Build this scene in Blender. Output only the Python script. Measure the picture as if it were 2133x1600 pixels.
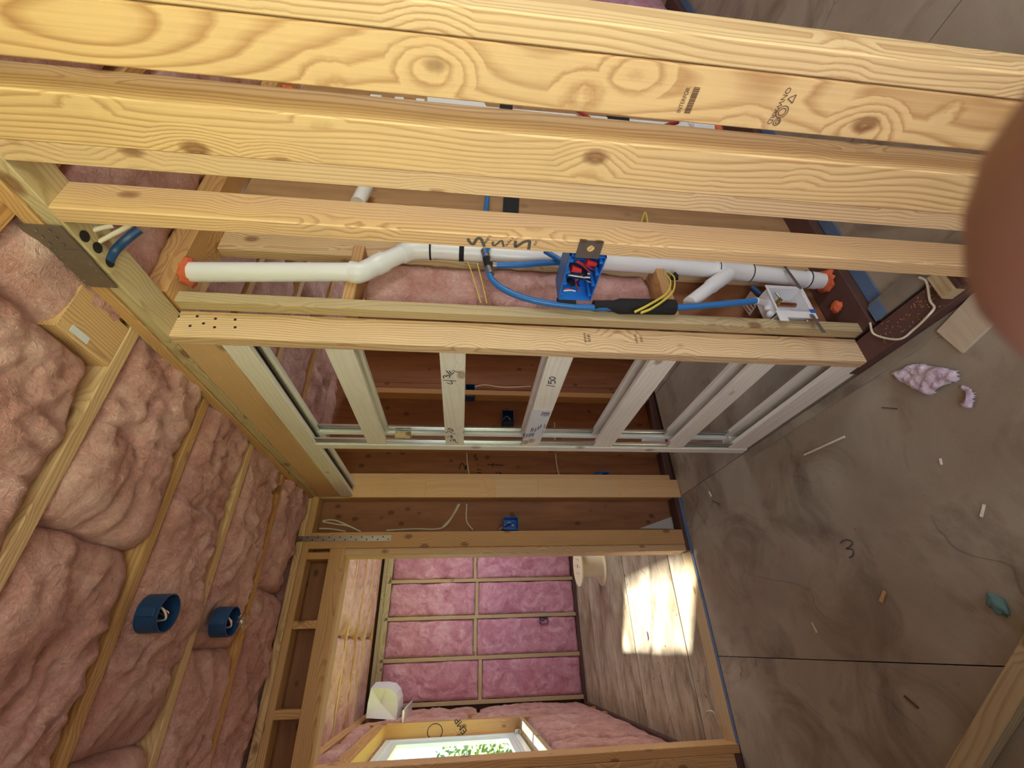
import bpy, bmesh, math, random
from mathutils import Vector, Matrix, noise
random.seed(7)
for o in list(bpy.data.objects): bpy.data.objects.remove(o, do_unlink=True)
scene = bpy.context.scene
COL = scene.collection
# ------------------------------------------------------------------ camera
H = 1.42
FPX = 885.05
CX, CY = 1066.5, 800.0
M = ((-0.031636, -0.10421203, -0.99405182), (-0.85174476, 0.52322181, -0.02774524), (0.52300098, 0.84580068, -0.1053147))
MR = Matrix(M)                       # world -> (photo x, photo y down, forward)
cam = bpy.data.cameras.new('camera'); camo = bpy.data.objects.new('camera', cam); COL.objects.link(camo)
rx, dn, fw = [Vector(r) for r in M]
camo.matrix_world = Matrix(((rx.x, -dn.x, -fw.x, 0), (rx.y, -dn.y, -fw.y, 0), (rx.z, -dn.z, -fw.z, H), (0, 0, 0, 1)))
cam.sensor_fit = 'HORIZONTAL'; cam.sensor_width = 36.0
cam.lens = FPX * 36.0 / 2133.0
cam.clip_start = 0.002; cam.clip_end = 200
cam.dof.use_dof = True; cam.dof.focus_distance = 2.2; cam.dof.aperture_fstop = 19.0
scene.camera = camo
scene.cycles.adaptive_threshold = 0.08; scene.cycles.max_bounces = 8; scene.cycles.diffuse_bounces = 4; scene.cycles.caustics_reflective = False; scene.cycles.caustics_refractive = False
# ------------------------------------------------------------------ world, sun, daylight and added fill
w = bpy.data.worlds.new('world'); scene.world = w; w.use_nodes = True
nt = w.node_tree; bg = nt.nodes['Background']
sky = nt.nodes.new('ShaderNodeTexSky'); sky.sky_type = 'HOSEK_WILKIE'; sky.turbidity = 3.0
sky.sun_direction = Vector((-0.95, 0.6, 1.5)).normalized()
nt.links.new(sky.outputs[0], bg.inputs[0]); bg.inputs[1].default_value = 10.0
def lamp(name, kind, loc, direction, energy, size=None, color=(1, 1, 1)):
    l = bpy.data.lights.new(name, kind); l.energy = energy; l.color = color
    if kind == 'AREA': l.shape = 'RECTANGLE'; l.size, l.size_y = size
    if kind == 'SUN': l.angle = math.radians(4.0)
    o = bpy.data.objects.new(name, l); COL.objects.link(o); o.location = loc
    o.rotation_euler = Vector(direction).to_track_quat('-Z', 'Y').to_euler()
    return o
lamp('sun', 'SUN', (-6, 8, 8), (0.87, -0.6, -1.5), 42.0, color=(1.0, 0.95, 0.86))
lamp('daylight_side_window', 'AREA', (-0.80, -0.57, 1.42), (1, 0.0, -0.05), 25.0, (1.3, 1.2), (1.0, 0.97, 0.93))
lamp('daylight_hall_opening', 'AREA', (0.1, -2.15, 1.2), (0, 1, 0), 8.0, (1.2, 2.0), (1.0, 0.97, 0.95))
lamp('added_bathroom_fill', 'AREA', (2.6, -1.95, 1.5), (0, 1, -0.1), 22.0, (1.2, 1.1), (0.95, 0.97, 1.0))  # added window light to lift the bathroom floor; source unseen
lamp('added_bedroom_fill', 'AREA', (2.14, 4.2, 1.5), (-1, 0, 0), 20.0, (1.2, 1.2), (0.95, 0.97, 1.0))  # unseen right-hand window light, added to brighten the bedroom
lamp('added_closet_fill', 'AREA', (4.05, 1.95, 1.5), (-1, 0, 0), 16.0, (1.0, 1.1), (0.97, 0.98, 1.0))  # fill added for the dark closet, no window known there
pt_ = lamp('window_portal', 'AREA', (-0.735, 4.065, 1.45), (1, 0, 0), 1.0, (1.17, 1.50)); pt_.data.cycles.is_portal = True
vs = scene.view_settings
vs.view_transform = 'Standard'; vs.look = 'None'; vs.gamma = 1.0; vs.use_curve_mapping = False; vs.exposure = 0.36
# ------------------------------------------------------------------ pixel helpers
def ray(x, y): return MR.transposed() @ Vector(((x - CX) / FPX, (y - CY) / FPX, 1.0))
def onX(x, y, v): r = ray(x, y); return Vector((0, 0, H)) + r * (v / r.x)
def onY(x, y, v): r = ray(x, y); return Vector((0, 0, H)) + r * (v / r.y)
def onZ(x, y, v): r = ray(x, y); return Vector((0, 0, H)) + r * ((v - H) / r.z)
# ------------------------------------------------------------------ materials
def new_mat(name):
    m = bpy.data.materials.new(name); m.use_nodes = True
    return m, m.node_tree, m.node_tree.nodes['Principled BSDF']
class G:                              # small node-graph helper
    def __init__(s, nt): s.nt = nt
    def n(s, t, **kw):
        k = s.nt.nodes.new(t)
        for a, b in kw.items(): setattr(k, a, b)
        return k
    def l(s, a, b): s.nt.links.new(a, b)
    def val(s, sock, v):
        if hasattr(v, 'is_linked') or isinstance(v, bpy.types.NodeSocket): s.l(v, sock)
        else: sock.default_value = v
    def math(s, op, a, b=0.0, c=0.0, clamp=False):
        k = s.n('ShaderNodeMath', operation=op, use_clamp=clamp)
        for i, v in enumerate((a, b, c)): s.val(k.inputs[i], v)
        return k.outputs[0]
    def vmath(s, op, a, b=(0, 0, 0)):
        k = s.n('ShaderNodeVectorMath', operation=op)
        s.val(k.inputs[0], a); s.val(k.inputs[1], b)
        return k.outputs[1] if op in ('LENGTH', 'DISTANCE') else k.outputs[0]
    def ramp(s, f, stops, interp='LINEAR'):
        k = s.n('ShaderNodeValToRGB'); k.color_ramp.interpolation = interp
        e = k.color_ramp.elements
        while len(e) < len(stops): e.new(0.5)
        for i, (p, c) in enumerate(stops):
            e[i].position = p; e[i].color = tuple(c) + (1,) if len(c) == 3 else c
        s.val(k.inputs[0], f); return k.outputs[0]
    def noise(s, v, scale, detail=3, rough=0.55, dist=0.0):
        k = s.n('ShaderNodeTexNoise'); s.val(k.inputs['Vector'], v)
        k.inputs['Scale'].default_value = scale; k.inputs['Detail'].default_value = detail
        k.inputs['Roughness'].default_value = rough; k.inputs['Distortion'].default_value = dist
        return k.outputs[0]
    def mix(s, f, a, b, blend='MIX'):
        k = s.n('ShaderNodeMix', data_type='RGBA', blend_type=blend)
        s.val(k.inputs[0], f)
        for i, v in ((6, a), (7, b)):
            if isinstance(v, tuple): v = tuple(v) + (1,) if len(v) == 3 else v
            s.val(k.inputs[i], v)
        return k.outputs[2]
def srgb(r, g, b):
    f = lambda c: (c / 255) / 12.92 if c / 255 <= 0.04045 else ((c / 255 + 0.055) / 1.055) ** 2.4
    return (f(r), f(g), f(b))
def wood(name, light, dark, freq=95.0, knot=True, kcol=srgb(120, 70, 35), contrast=0.75, rough=0.62, tint=None):
    m, t, p = new_mat(name); g = G(t)
    tc = g.n('ShaderNodeTexCoord'); oi = g.n('ShaderNodeObjectInfo'); r = oi.outputs['Random']
    off = g.n('ShaderNodeCombineXYZ')
    g.l(g.math('MULTIPLY', r, 37.0), off.inputs[0]); g.l(g.math('MULTIPLY', r, 11.0), off.inputs[1]); g.l(g.math('MULTIPLY', r, 23.0), off.inputs[2])
    co = tc.outputs['Object']
    cs = g.vmath('ADD', co, off.outputs[0])
    # knots
    kv = g.n('ShaderNodeTexVoronoi', feature='F1', distance='EUCLIDEAN')
    g.l(g.vmath('MULTIPLY', cs, (5.0, 8.5, 8.5)), kv.inputs['Vector']); kv.inputs['Scale'].default_value = 1.0
    kd = g.math('ADD', kv.outputs['Distance'], g.math('MULTIPLY', g.math('SUBTRACT', g.noise(cs, 60, 2), 0.5), 0.05))
    bend = g.math('MULTIPLY', g.math('SUBTRACT', 0.42, kd, clamp=True), 0.07)
    # rings around a pith that wanders along the board
    sep = g.n('ShaderNodeSeparateXYZ'); g.l(co, sep.inputs[0])
    wv = g.vmath('MULTIPLY', cs, (0.9, 1.6, 1.6))
    w1 = g.math('MULTIPLY', g.math('SUBTRACT', g.noise(wv, 1.4, 2, 0.5), 0.5), 0.13)
    py = g.math('ADD', g.math('MULTIPLY', g.math('SUBTRACT', g.math('FRACT', g.math('MULTIPLY', r, 7.31)), 0.5), 0.16), w1)
    pz = g.math('ADD', g.math('MULTIPLY', g.math('FRACT', g.math('MULTIPLY', r, 3.77)), 0.07), 0.012)
    yy = g.math('ADD', sep.outputs[1], py); zz = g.math('ADD', sep.outputs[2], pz)
    rad = g.math('SQRT', g.math('ADD', g.math('MULTIPLY', yy, yy), g.math('MULTIPLY', zz, zz)))
    fine = g.math('MULTIPLY', g.math('SUBTRACT', g.noise(g.vmath('MULTIPLY', cs, (2.5, 26, 26)), 1.0, 3), 0.5), 0.006)
    rad = g.math('ADD', g.math('ADD', rad, bend), fine)
    fr = g.math('FRACT', g.math('MULTIPLY', rad, freq))
    ring = g.ramp(fr, [(0.0, (0, 0, 0)), (0.45, (0.12,) * 3), (0.82, (1,) * 3), (0.92, (0.5,) * 3), (1.0, (0, 0, 0))])
    fib = g.noise(g.vmath('MULTIPLY', cs, (3, 240, 240)), 1.0, 2, 0.6)
    big = g.noise(g.vmath('MULTIPLY', cs, (1.3, 7, 7)), 1.0, 2)
    strength = g.math('MULTIPLY', g.math('ADD', g.math('MULTIPLY', big, 0.9), 0.15), contrast)
    f = g.math('MULTIPLY', ring, strength)
    f = g.math('ADD', f, g.math('MULTIPLY', g.math('SUBTRACT', fib, 0.5), 0.5), clamp=True)
    c = g.mix(f, light, dark)
    tn = tint or tuple(min(1, x * y) for x, y in zip(light, (1.02, 0.84, 0.62)))
    c = g.mix(g.math('MULTIPLY', g.math('FRACT', g.math('MULTIPLY', r, 13.7)), 0.75), c, g.mix(f, tn, dark))
    if knot:
        kf = g.ramp(kd, [(0.0, (0.75,) * 3), (0.075, (1,) * 3), (0.105, (0.75,) * 3), (0.16, (0,) * 3)])
        c = g.mix(g.math('MULTIPLY', kf, 0.8), c, kcol)
    grime = g.ramp(g.noise(cs, 5.0, 5, 0.65), [(0.52, (0,) * 3), (0.8, (1,) * 3)])
    c = g.mix(g.math('MULTIPLY', grime, 0.3), c, tuple(x * 0.62 for x in light))
    g.l(c, p.inputs['Base Color']); p.inputs['Roughness'].default_value = rough
    b = g.n('ShaderNodeBump'); b.inputs['Strength'].default_value = 0.18; b.inputs['Distance'].default_value = 0.002
    g.l(g.math('ADD', f, g.math('MULTIPLY', fib, 0.4)), b.inputs['Height']); g.l(b.outputs[0], p.inputs['Normal'])
    return m
def plain(name, col, rough=0.5, metal=0.0, var=0.12, scale=30.0, bump=0.0, spec=0.5, trans=0.0):
    m, t, p = new_mat(name); g = G(t)
    tc = g.n('ShaderNodeTexCoord')
    nz = g.noise(tc.outputs['Object'], scale, 4)
    c = g.mix(nz, tuple(x * (1 - var) for x in col), tuple(min(1, x * (1 + var)) for x in col))
    g.l(c, p.inputs['Base Color']); p.inputs['Roughness'].default_value = rough; p.inputs['Metallic'].default_value = metal
    p.inputs['Specular IOR Level'].default_value = spec
    if trans: p.inputs['Transmission Weight'].default_value = trans
    if bump:
        b = g.n('ShaderNodeBump'); b.inputs['Strength'].default_value = bump; b.inputs['Distance'].default_value = 0.004
        g.l(nz, b.inputs['Height']); g.l(b.outputs[0], p.inputs['Normal'])
    return m
def pink_mat(name, c1, c2, c3):
    m, t, p = new_mat(name); g = G(t)
    tc = g.n('ShaderNodeTexCoord'); oi = g.n('ShaderNodeObjectInfo')
    off = g.n('ShaderNodeCombineXYZ'); g.l(g.math('MULTIPLY', oi.outputs['Random'], 31.0), off.inputs[0])
    co = g.vmath('ADD', tc.outputs['Object'], off.outputs[0])
    n1 = g.noise(co, 7, 6, 0.62, 0.9); n2 = g.noise(co, 55, 5, 0.7, 1.5); n3 = g.noise(co, 3.2, 3, 0.5)
    f = g.math('ADD', g.math('MULTIPLY', n1, 0.6), g.math('MULTIPLY', n2, 0.4))
    c = g.ramp(f, [(0.33, c2), (0.52, c1), (0.68, c3)])  # crease shade and pale highlights put into the colour with the bump noise
    c = g.mix(g.ramp(n3, [(0.5, (0,) * 3), (0.72, (0.55,) * 3)]), c, c2)
    g.l(c, p.inputs['Base Color']); p.inputs['Roughness'].default_value = 0.95; p.inputs['Specular IOR Level'].default_value = 0.1
    p.inputs['Sheen Weight'].default_value = 0.25
    b = g.n('ShaderNodeBump'); b.inputs['Strength'].default_value = 0.9; b.inputs['Distance'].default_value = 0.016
    g.l(g.math('ADD', n1, g.math('MULTIPLY', n2, 0.7)), b.inputs['Height']); g.l(b.outputs[0], p.inputs['Normal'])
    return m
def ply_mat(name, base, dark, knots=True, stretch=(2.0, 16, 16), kn=0.75):
    m, t, p = new_mat(name); g = G(t)
    tc = g.n('ShaderNodeTexCoord'); oi = g.n('ShaderNodeObjectInfo')
    off = g.n('ShaderNodeCombineXYZ'); g.l(g.math('MULTIPLY', oi.outputs['Random'], 19.0), off.inputs[0])
    co = g.vmath('ADD', tc.outputs['Object'], off.outputs[0])
    a = g.noise(g.vmath('MULTIPLY', co, stretch), 1.0, 6, 0.62, 0.8)
    b2 = g.noise(co, 2.3, 4, 0.6)
    c = g.mix(g.ramp(a, [(0.3, (0,) * 3), (0.75, (1,) * 3)]), base, dark)
    c = g.mix(g.math('MULTIPLY', g.ramp(b2, [(0.4, (0,) * 3), (0.7, (1,) * 3)]), 0.5), c, tuple(x * 0.7 for x in base))
    if knots:
        v = g.n('ShaderNodeTexVoronoi'); g.l(g.vmath('MULTIPLY', co, (7.5, 10.5, 10.5)), v.inputs['Vector']); v.inputs['Scale'].default_value = 1.0
        k = g.ramp(v.outputs['Distance'], [(0.0, (1,) * 3), (0.11, (0.9,) * 3), (0.19, (0,) * 3)])
        c = g.mix(g.math('MULTIPLY', k, kn), c, tuple(x * 0.18 for x in base))
    g.l(c, p.inputs['Base Color']); p.inputs['Roughness'].default_value = 0.7
    b = g.n('ShaderNodeBump'); b.inputs['Strength'].default_value = 0.2; b.inputs['Distance'].default_value = 0.002
    g.l(a, b.inputs['Height']); g.l(b.outputs[0], p.inputs['Normal'])
    return m
def floor_mat(name, base, light, dark, streak=(3, 3, 3), spec=0.3):
    m, t, p = new_mat(name); g = G(t)
    tc = g.n('ShaderNodeTexCoord'); co = tc.outputs['Object']
    n1 = g.noise(co, 2.2, 6, 0.6, 0.4); n2 = g.noise(g.vmath('MULTIPLY', co, streak), 1.0, 6, 0.65, 1.0); n3 = g.noise(co, 140, 2, 0.6)
    c = g.mix(g.ramp(n1, [(0.35, (0,) * 3), (0.68, (1,) * 3)]), base, light)
    c = g.mix(g.math('MULTIPLY', g.ramp(n2, [(0.5, (0,) * 3), (0.72, (1,) * 3)]), 0.75), c, dark)
    c = g.mix(g.math('MULTIPLY', g.ramp(n3, [(0.62, (0,) * 3), (0.74, (1,) * 3)]), 0.35), c, light)
    # thin scratches and cracks
    v = g.n('ShaderNodeTexVoronoi', feature='DISTANCE_TO_EDGE'); g.l(g.vmath('ADD', co, g.vmath('MULTIPLY', g.n('ShaderNodeTexNoise').outputs['Color'], (0.3, 0.3, 0.3))), v.inputs['Vector']); v.inputs['Scale'].default_value = 1.1
    cr = g.ramp(v.outputs['Distance'], [(0.0, (1,) * 3), (0.006, (0,) * 3)])
    msk = g.ramp(g.noise(co, 1.7, 2), [(0.5, (0,) * 3), (0.58, (1,) * 3)])
    c = g.mix(g.math('MULTIPLY', g.math('MULTIPLY', cr, msk), 0.6), c, tuple(x * 0.3 for x in base))
    g.l(c, p.inputs['Base Color']); p.inputs['Roughness'].default_value = 0.55; p.inputs['Specular IOR Level'].default_value = spec
    b = g.n('ShaderNodeBump'); b.inputs['Strength'].default_value = 0.15; b.inputs['Distance'].default_value = 0.003
    g.l(g.math('ADD', n2, n3), b.inputs['Height']); g.l(b.outputs[0], p.inputs['Normal'])
    return m
MT = dict(
    stud=wood('fir_lumber', srgb(226, 196, 144), srgb(168, 114, 64), freq=118, contrast=1.05),
    stud_tan=wood('tan_lumber', srgb(222, 193, 150), srgb(164, 116, 74), freq=120, contrast=0.95),
    stud_dim=wood('orange_lumber', srgb(206, 164, 110), srgb(150, 102, 60), freq=110, contrast=0.9),
    weathered=wood('grey_lumber', srgb(198, 178, 136), srgb(142, 116, 80), tint=srgb(188, 166, 126)),
    slat=wood('pale_slat_wood', srgb(248, 244, 232), srgb(210, 202, 186), freq=60, contrast=0.5, kcol=srgb(160, 130, 106), tint=srgb(238, 232, 214)),
    jamb=wood('finger_jointed_pine', srgb(226, 190, 140), srgb(190, 146, 98), freq=70, knot=False, contrast=0.4),
    pt=plain('treated_lumber', srgb(92, 62, 54), 0.75, var=0.35, scale=26, bump=0.3),
    greyboard=plain('grey_dusty_board', srgb(132, 122, 106), 0.8, var=0.35, scale=22, bump=0.3),
    ply=ply_mat('knotty_plywood', srgb(168, 112, 74), srgb(130, 80, 50)),
    ply_tan=ply_mat('tan_plywood', srgb(190, 150, 104), srgb(150, 108, 70), kn=0.35),
    ply_white=ply_mat('pale_plywood', srgb(226, 214, 186), srgb(190, 170, 140), knots=False, stretch=(3, 40, 40)),
    floor=floor_mat('dusty_subfloor', srgb(150, 138, 120), srgb(174, 166, 148), srgb(110, 94, 78)),
    floor2=floor_mat('bedroom_subfloor', srgb(142, 126, 102), srgb(206, 198, 174), srgb(84, 72, 58), streak=(2.4, 9, 3)),
    pink=pink_mat('pink_fiberglass', srgb(224, 172, 160), srgb(180, 116, 106), srgb(238, 204, 192)),
    pink2=pink_mat('pink_fiberglass_magenta', srgb(226, 164, 180), srgb(186, 114, 134), srgb(244, 210, 218)),
    scrap=pink_mat('pale_pink_fiberglass', srgb(240, 220, 236), srgb(206, 172, 200), srgb(250, 242, 248)),
    pvc=plain('white_pvc', srgb(244, 246, 246), 0.32, var=0.03, scale=12),
    white=plain('white_plastic', srgb(238, 238, 240), 0.35, var=0.02),
    blue=plain('blue_plastic', srgb(36, 110, 200), 0.38, var=0.05),
    blue_dark=plain('dark_blue_plastic', srgb(30, 66, 110), 0.45, var=0.1),
    pex=plain('blue_pex', srgb(48, 120, 190), 0.35, var=0.05),
    redpex=plain('red_pex', srgb(170, 50, 46), 0.35, var=0.05),
    tape=plain('blue_sill_foam', srgb(92, 118, 152), 0.7, var=0.25, scale=20),
    steel=plain('galvanized_steel', srgb(205, 205, 200), 0.28, 1.0, var=0.1, scale=40),
    steel_dull=plain('dull_steel', srgb(150, 142, 136), 0.5, 0.85, var=0.25, scale=40),
    nailplate=plain('dark_nail_plate', srgb(128, 112, 98), 0.55, 0.5, var=0.15),
    black=plain('black_rubber', srgb(28, 28, 28), 0.8, var=0.3, scale=80, bump=0.5),
    ink=plain('black_ink', srgb(30, 26, 26), 0.8, var=0.0),
    ink_grey=plain('grey_ink', srgb(92, 82, 76), 0.8, var=0.0),
    ink_soft=plain('stamp_ink', srgb(110, 80, 58), 0.8, var=0.1),
    yellow=plain('yellow_cable', srgb(226, 206, 84), 0.45, var=0.05),
    cable=plain('white_cable', srgb(226, 214, 190), 0.5, var=0.05),
    orange=plain('orange_foam', srgb(226, 112, 70), 0.85, var=0.25, scale=60, bump=0.6),
    redcap=plain('red_wire_nut', srgb(206, 52, 56), 0.4, var=0.03),
    wire_red=plain('red_wire', srgb(190, 60, 66), 0.4, var=0.03),
    wire_white=plain('white_wire', srgb(226, 220, 220), 0.4, var=0.03),
    wire_black=plain('black_wire', srgb(26, 24, 26), 0.4, var=0.03),
    copper=plain('copper', srgb(196, 130, 92), 0.25, 1.0, var=0.05),
    brass=plain('brass', srgb(196, 170, 104), 0.3, 1.0, var=0.05),
    paper=plain('white_label_paper', srgb(224, 230, 240), 0.6, var=0.02),
    card=plain('brown_card', srgb(150, 120, 100), 0.8, var=0.1),
    teal=plain('teal_scrap', srgb(96, 128, 120), 0.8, var=0.2),
    deck=plain('dark_roof_deck', srgb(110, 84, 62), 0.8, var=0.2),
    reel=plain('cream_fibreboard', srgb(236, 224, 190), 0.6, var=0.04),
    vinyl=plain('white_vinyl', srgb(232, 240, 242), 0.35, var=0.02),
    skin=plain('skin', srgb(146, 106, 94), 0.5, var=0.12, scale=60),  # colour darkened to stand for shadow on the fingertip
    grass=plain('grass', srgb(120, 140, 70), 0.9, var=0.3, scale=4),
    leaf=plain('leaf', srgb(112, 138, 62), 0.7, var=0.35, scale=3),
    bark=plain('bark', srgb(96, 78, 60), 0.9, var=0.2),
    bluecar=plain('blue_tarp_fabric', srgb(70, 110, 170), 0.6, var=0.1),
    stone=plain('pale_wall_paint', srgb(206, 198, 184), 0.8, var=0.05),
)
def glass_mat():
    m, t, p = new_mat('window_glass'); g = G(t); t.nodes.remove(p)
    tr = g.n('ShaderNodeBsdfTransparent'); gl = g.n('ShaderNodeBsdfGlossy'); gl.inputs['Roughness'].default_value = 0.02
    mx = g.n('ShaderNodeMixShader'); mx.inputs[0].default_value = 0.06
    g.l(tr.outputs[0], mx.inputs[1]); g.l(gl.outputs[0], mx.inputs[2]); g.l(mx.outputs[0], t.nodes['Material Output'].inputs[0])
    return m
def film_mat():
    m, t, p = new_mat('clear_plastic_film'); g = G(t); t.nodes.remove(p)
    tr = g.n('ShaderNodeBsdfTransparent'); gl = g.n('ShaderNodeBsdfGlossy'); gl.inputs['Roughness'].default_value = 0.12
    mx = g.n('ShaderNodeMixShader'); mx.inputs[0].default_value = 0.25
    g.l(tr.outputs[0], mx.inputs[1]); g.l(gl.outputs[0], mx.inputs[2]); g.l(mx.outputs[0], t.nodes['Material Output'].inputs[0])
    return m
MT['glass'] = glass_mat(); MT['film'] = film_mat()
# ------------------------------------------------------------------ object helpers
def link(name, me, mat, parent=None, mw=None, smooth=False):
    o = bpy.data.objects.new(name, me); COL.objects.link(o)
    if mat is not None and not me.materials: me.materials.append(MT[mat])
    if parent: o.parent = parent
    if mw is not None: o.matrix_basis = mw
    if smooth: me.polygons.foreach_set('use_smooth', [True] * len(me.polygons))
    return o
def empty(name, loc=(0, 0, 0)):
    o = bpy.data.objects.new(name, None); COL.objects.link(o); o.location = loc; o.empty_display_size = 0.05
    return o
def struct(name, loc=(0, 0, 0)):
    o = empty(name, loc); o['kind'] = 'structure'; return o
def thing(name, label, cat, group=None, loc=(0, 0, 0)):
    o = empty(name, loc); return tag(o, label, cat, group)
def tag(o, label, cat, group=None):
    o['label'] = label; o['category'] = cat
    if group: o['group'] = group
    return o
AX = {'X': Matrix(((1, 0, 0), (0, 1, 0), (0, 0, 1))), 'Y': Matrix(((0, 0, 1), (1, 0, 0), (0, 1, 0))), 'Z': Matrix(((0, 1, 0), (0, 0, 1), (1, 0, 0)))}
_cache = {}
def prism(l, a, b, ch, mat):           # board along local X, section a (local Y) x b (local Z), chamfered long edges
    key = (round(l, 4), round(a, 4), round(b, 4), ch, mat)
    if key in _cache: return _cache[key]
    ch = min(ch, a * 0.3, b * 0.3)
    y, z = a / 2, b / 2
    pr = [(-y + ch, -z), (y - ch, -z), (y, -z + ch), (y, z - ch), (y - ch, z), (-y + ch, z), (-y, z - ch), (-y, -z + ch)]
    vs_ = [(-l / 2, *q) for q in pr] + [(l / 2, *q) for q in pr]
    fs = [(i, (i + 1) % 8, 8 + (i + 1) % 8, 8 + i) for i in range(8)] + [tuple(range(7, -1, -1)), tuple(range(8, 16))]
    fs = [tuple(reversed(f)) for f in fs]
    me = bpy.data.meshes.new('board'); me.from_pydata(vs_, [], fs); me.update()
    bm = bmesh.new(); bm.from_mesh(me); bmesh.ops.recalc_face_normals(bm, faces=bm.faces); bm.to_mesh(me); bm.free()
    me.materials.append(MT[mat]); _cache[key] = me
    return me
def board(name, x, y, z, axis, mat, parent=None, ch=0.0025):
    c = Vector(((x[0] + x[1]) / 2, (y[0] + y[1]) / 2, (z[0] + z[1]) / 2)); d = (abs(x[1] - x[0]), abs(y[1] - y[0]), abs(z[1] - z[0]))
    i = 'XYZ'.index(axis); l, a, b = d[i], d[(i + 1) % 3], d[(i + 2) % 3]
    me = prism(l, a, b, ch, mat)
    mw = Matrix.Translation(c - (parent.location if parent else Vector())) @ AX[axis].to_4x4()
    return link(name, me, None, parent, mw)
def mesh_obj(name, bm, mat, parent=None, smooth=False, loc=None):
    me = bpy.data.meshes.new(name); bm.to_mesh(me); bm.free()
    off = Vector(parent.location) if parent else Vector()
    if parent and parent.parent: off = off + parent.parent.location
    me.transform(Matrix.Translation(-off))
    return link(name, me, mat, parent, None, smooth)
def bm_box(bm, x, y, z, bev=0.0):
    vs_ = [bm.verts.new((i, j, k)) for i in x for j in y for k in z]
    for f in ((0, 1, 3, 2), (4, 6, 7, 5), (0, 4, 5, 1), (2, 3, 7, 6), (0, 2, 6, 4), (1, 5, 7, 3)): bm.faces.new([vs_[i] for i in f])
    return vs_
def box(name, x, y, z, mat, parent=None, bev=0.0):
    bm = bmesh.new(); bm_box(bm, sorted(x), sorted(y), sorted(z))
    if bev: bmesh.ops.bevel(bm, geom=bm.edges[:], offset=bev, segments=2, affect='EDGES', profile=0.7)
    bmesh.ops.recalc_face_normals(bm, faces=bm.faces)
    return mesh_obj(name, bm, mat, parent)
def spline(pts, n=8):                   # Catmull-Rom resample
    pts = [Vector(p) for p in pts]
    if len(pts) < 3: return pts
    q = [pts[0] * 2 - pts[1]] + pts + [pts[-1] * 2 - pts[-2]]
    out = []
    for i in range(1, len(q) - 2):
        for k in range(n):
            t = k / n
            out.append(0.5 * ((2 * q[i]) + (q[i + 1] - q[i - 1]) * t + (2 * q[i - 1] - 5 * q[i] + 4 * q[i + 1] - q[i + 2]) * t * t + (3 * q[i] - q[i - 1] - 3 * q[i + 1] + q[i + 2]) * t ** 3))
    return out + [pts[-1]]
def bm_tube(bm, pts, rad, seg=12, cap=True, flat=None):
    pts = [Vector(p) for p in pts]; rads = rad if isinstance(rad, (list, tuple)) else [rad] * len(pts)
    up = None; rings = []
    for i, p in enumerate(pts):
        d = (pts[min(i + 1, len(pts) - 1)] - pts[max(i - 1, 0)]).normalized()
        if up is None: up = d.orthogonal().normalized()
        s = d.cross(up).normalized(); up = s.cross(d).normalized()
        ring = []
        for k in range(seg):
            a = 2 * math.pi * k / seg
            ring.append(bm.verts.new(p + (s * math.cos(a) + up * math.sin(a) * (flat or 1.0)) * rads[i]))
        rings.append(ring)
    for a, b in zip(rings, rings[1:]):
        for k in range(seg): bm.faces.new((a[k], a[(k + 1) % seg], b[(k + 1) % seg], b[k]))
    if cap:
        bm.faces.new(list(reversed(rings[0]))); bm.faces.new(rings[-1])
def tube(name, pts, rad, mat, parent=None, seg=12, cap=True, flat=None):
    bm = bmesh.new(); bm_tube(bm, pts, rad, seg, cap, flat)
    bmesh.ops.recalc_face_normals(bm, faces=bm.faces)
    o = mesh_obj(name, bm, mat, parent, smooth=True)
    if cap:
        try:
            o.data.set_sharp_from_angle(angle=math.radians(50))
        except Exception: pass
    return o
def ribbon(name, strokes, mat, normal, width, parent=None):   # flat ink strokes lying on a surface
    bm = bmesh.new(); n = Vector(normal).normalized()
    for st in strokes:
        pts = spline(st, 4)
        prev = None
        for i, p in enumerate(pts):
            d = (pts[min(i + 1, len(pts) - 1)] - pts[max(i - 1, 0)]).normalized()
            s = d.cross(n).normalized() * width / 2
            cur = (bm.verts.new(p + s + n * 0.0006), bm.verts.new(p - s + n * 0.0006))
            if prev: bm.faces.new((prev[0], cur[0], cur[1], prev[1]))
            prev = cur
    bmesh.ops.recalc_face_normals(bm, faces=bm.faces)
    return mesh_obj(name, bm, mat, parent)
def text(name, body, size, loc, right, up, mat, parent=None, sx=1.0):
    cu = bpy.data.curves.new('t', 'FONT'); cu.body = body; cu.size = size; cu.align_x = 'CENTER'; cu.align_y = 'CENTER'; cu.extrude = 0.0002
    t = bpy.data.objects.new('t', cu); COL.objects.link(t)
    dg = bpy.context.evaluated_depsgraph_get(); me = bpy.data.meshes.new_from_object(t.evaluated_get(dg))
    bpy.data.objects.remove(t, do_unlink=True); bpy.data.curves.remove(cu)
    r = Vector(right).normalized(); u = Vector(up).normalized(); n = r.cross(u)
    mw = Matrix.Translation(loc) @ Matrix(((r.x * sx, u.x, n.x, 0), (r.y * sx, u.y, n.y, 0), (r.z * sx, u.z, n.z, 0), (0, 0, 0, 1)))
    me.materials.clear(); me.transform(mw)
    off = Vector(parent.location) if parent else Vector()
    if parent and parent.parent: off = off + parent.parent.location
    me.transform(Matrix.Translation(-off))
    return link(name, me, mat, parent)
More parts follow.
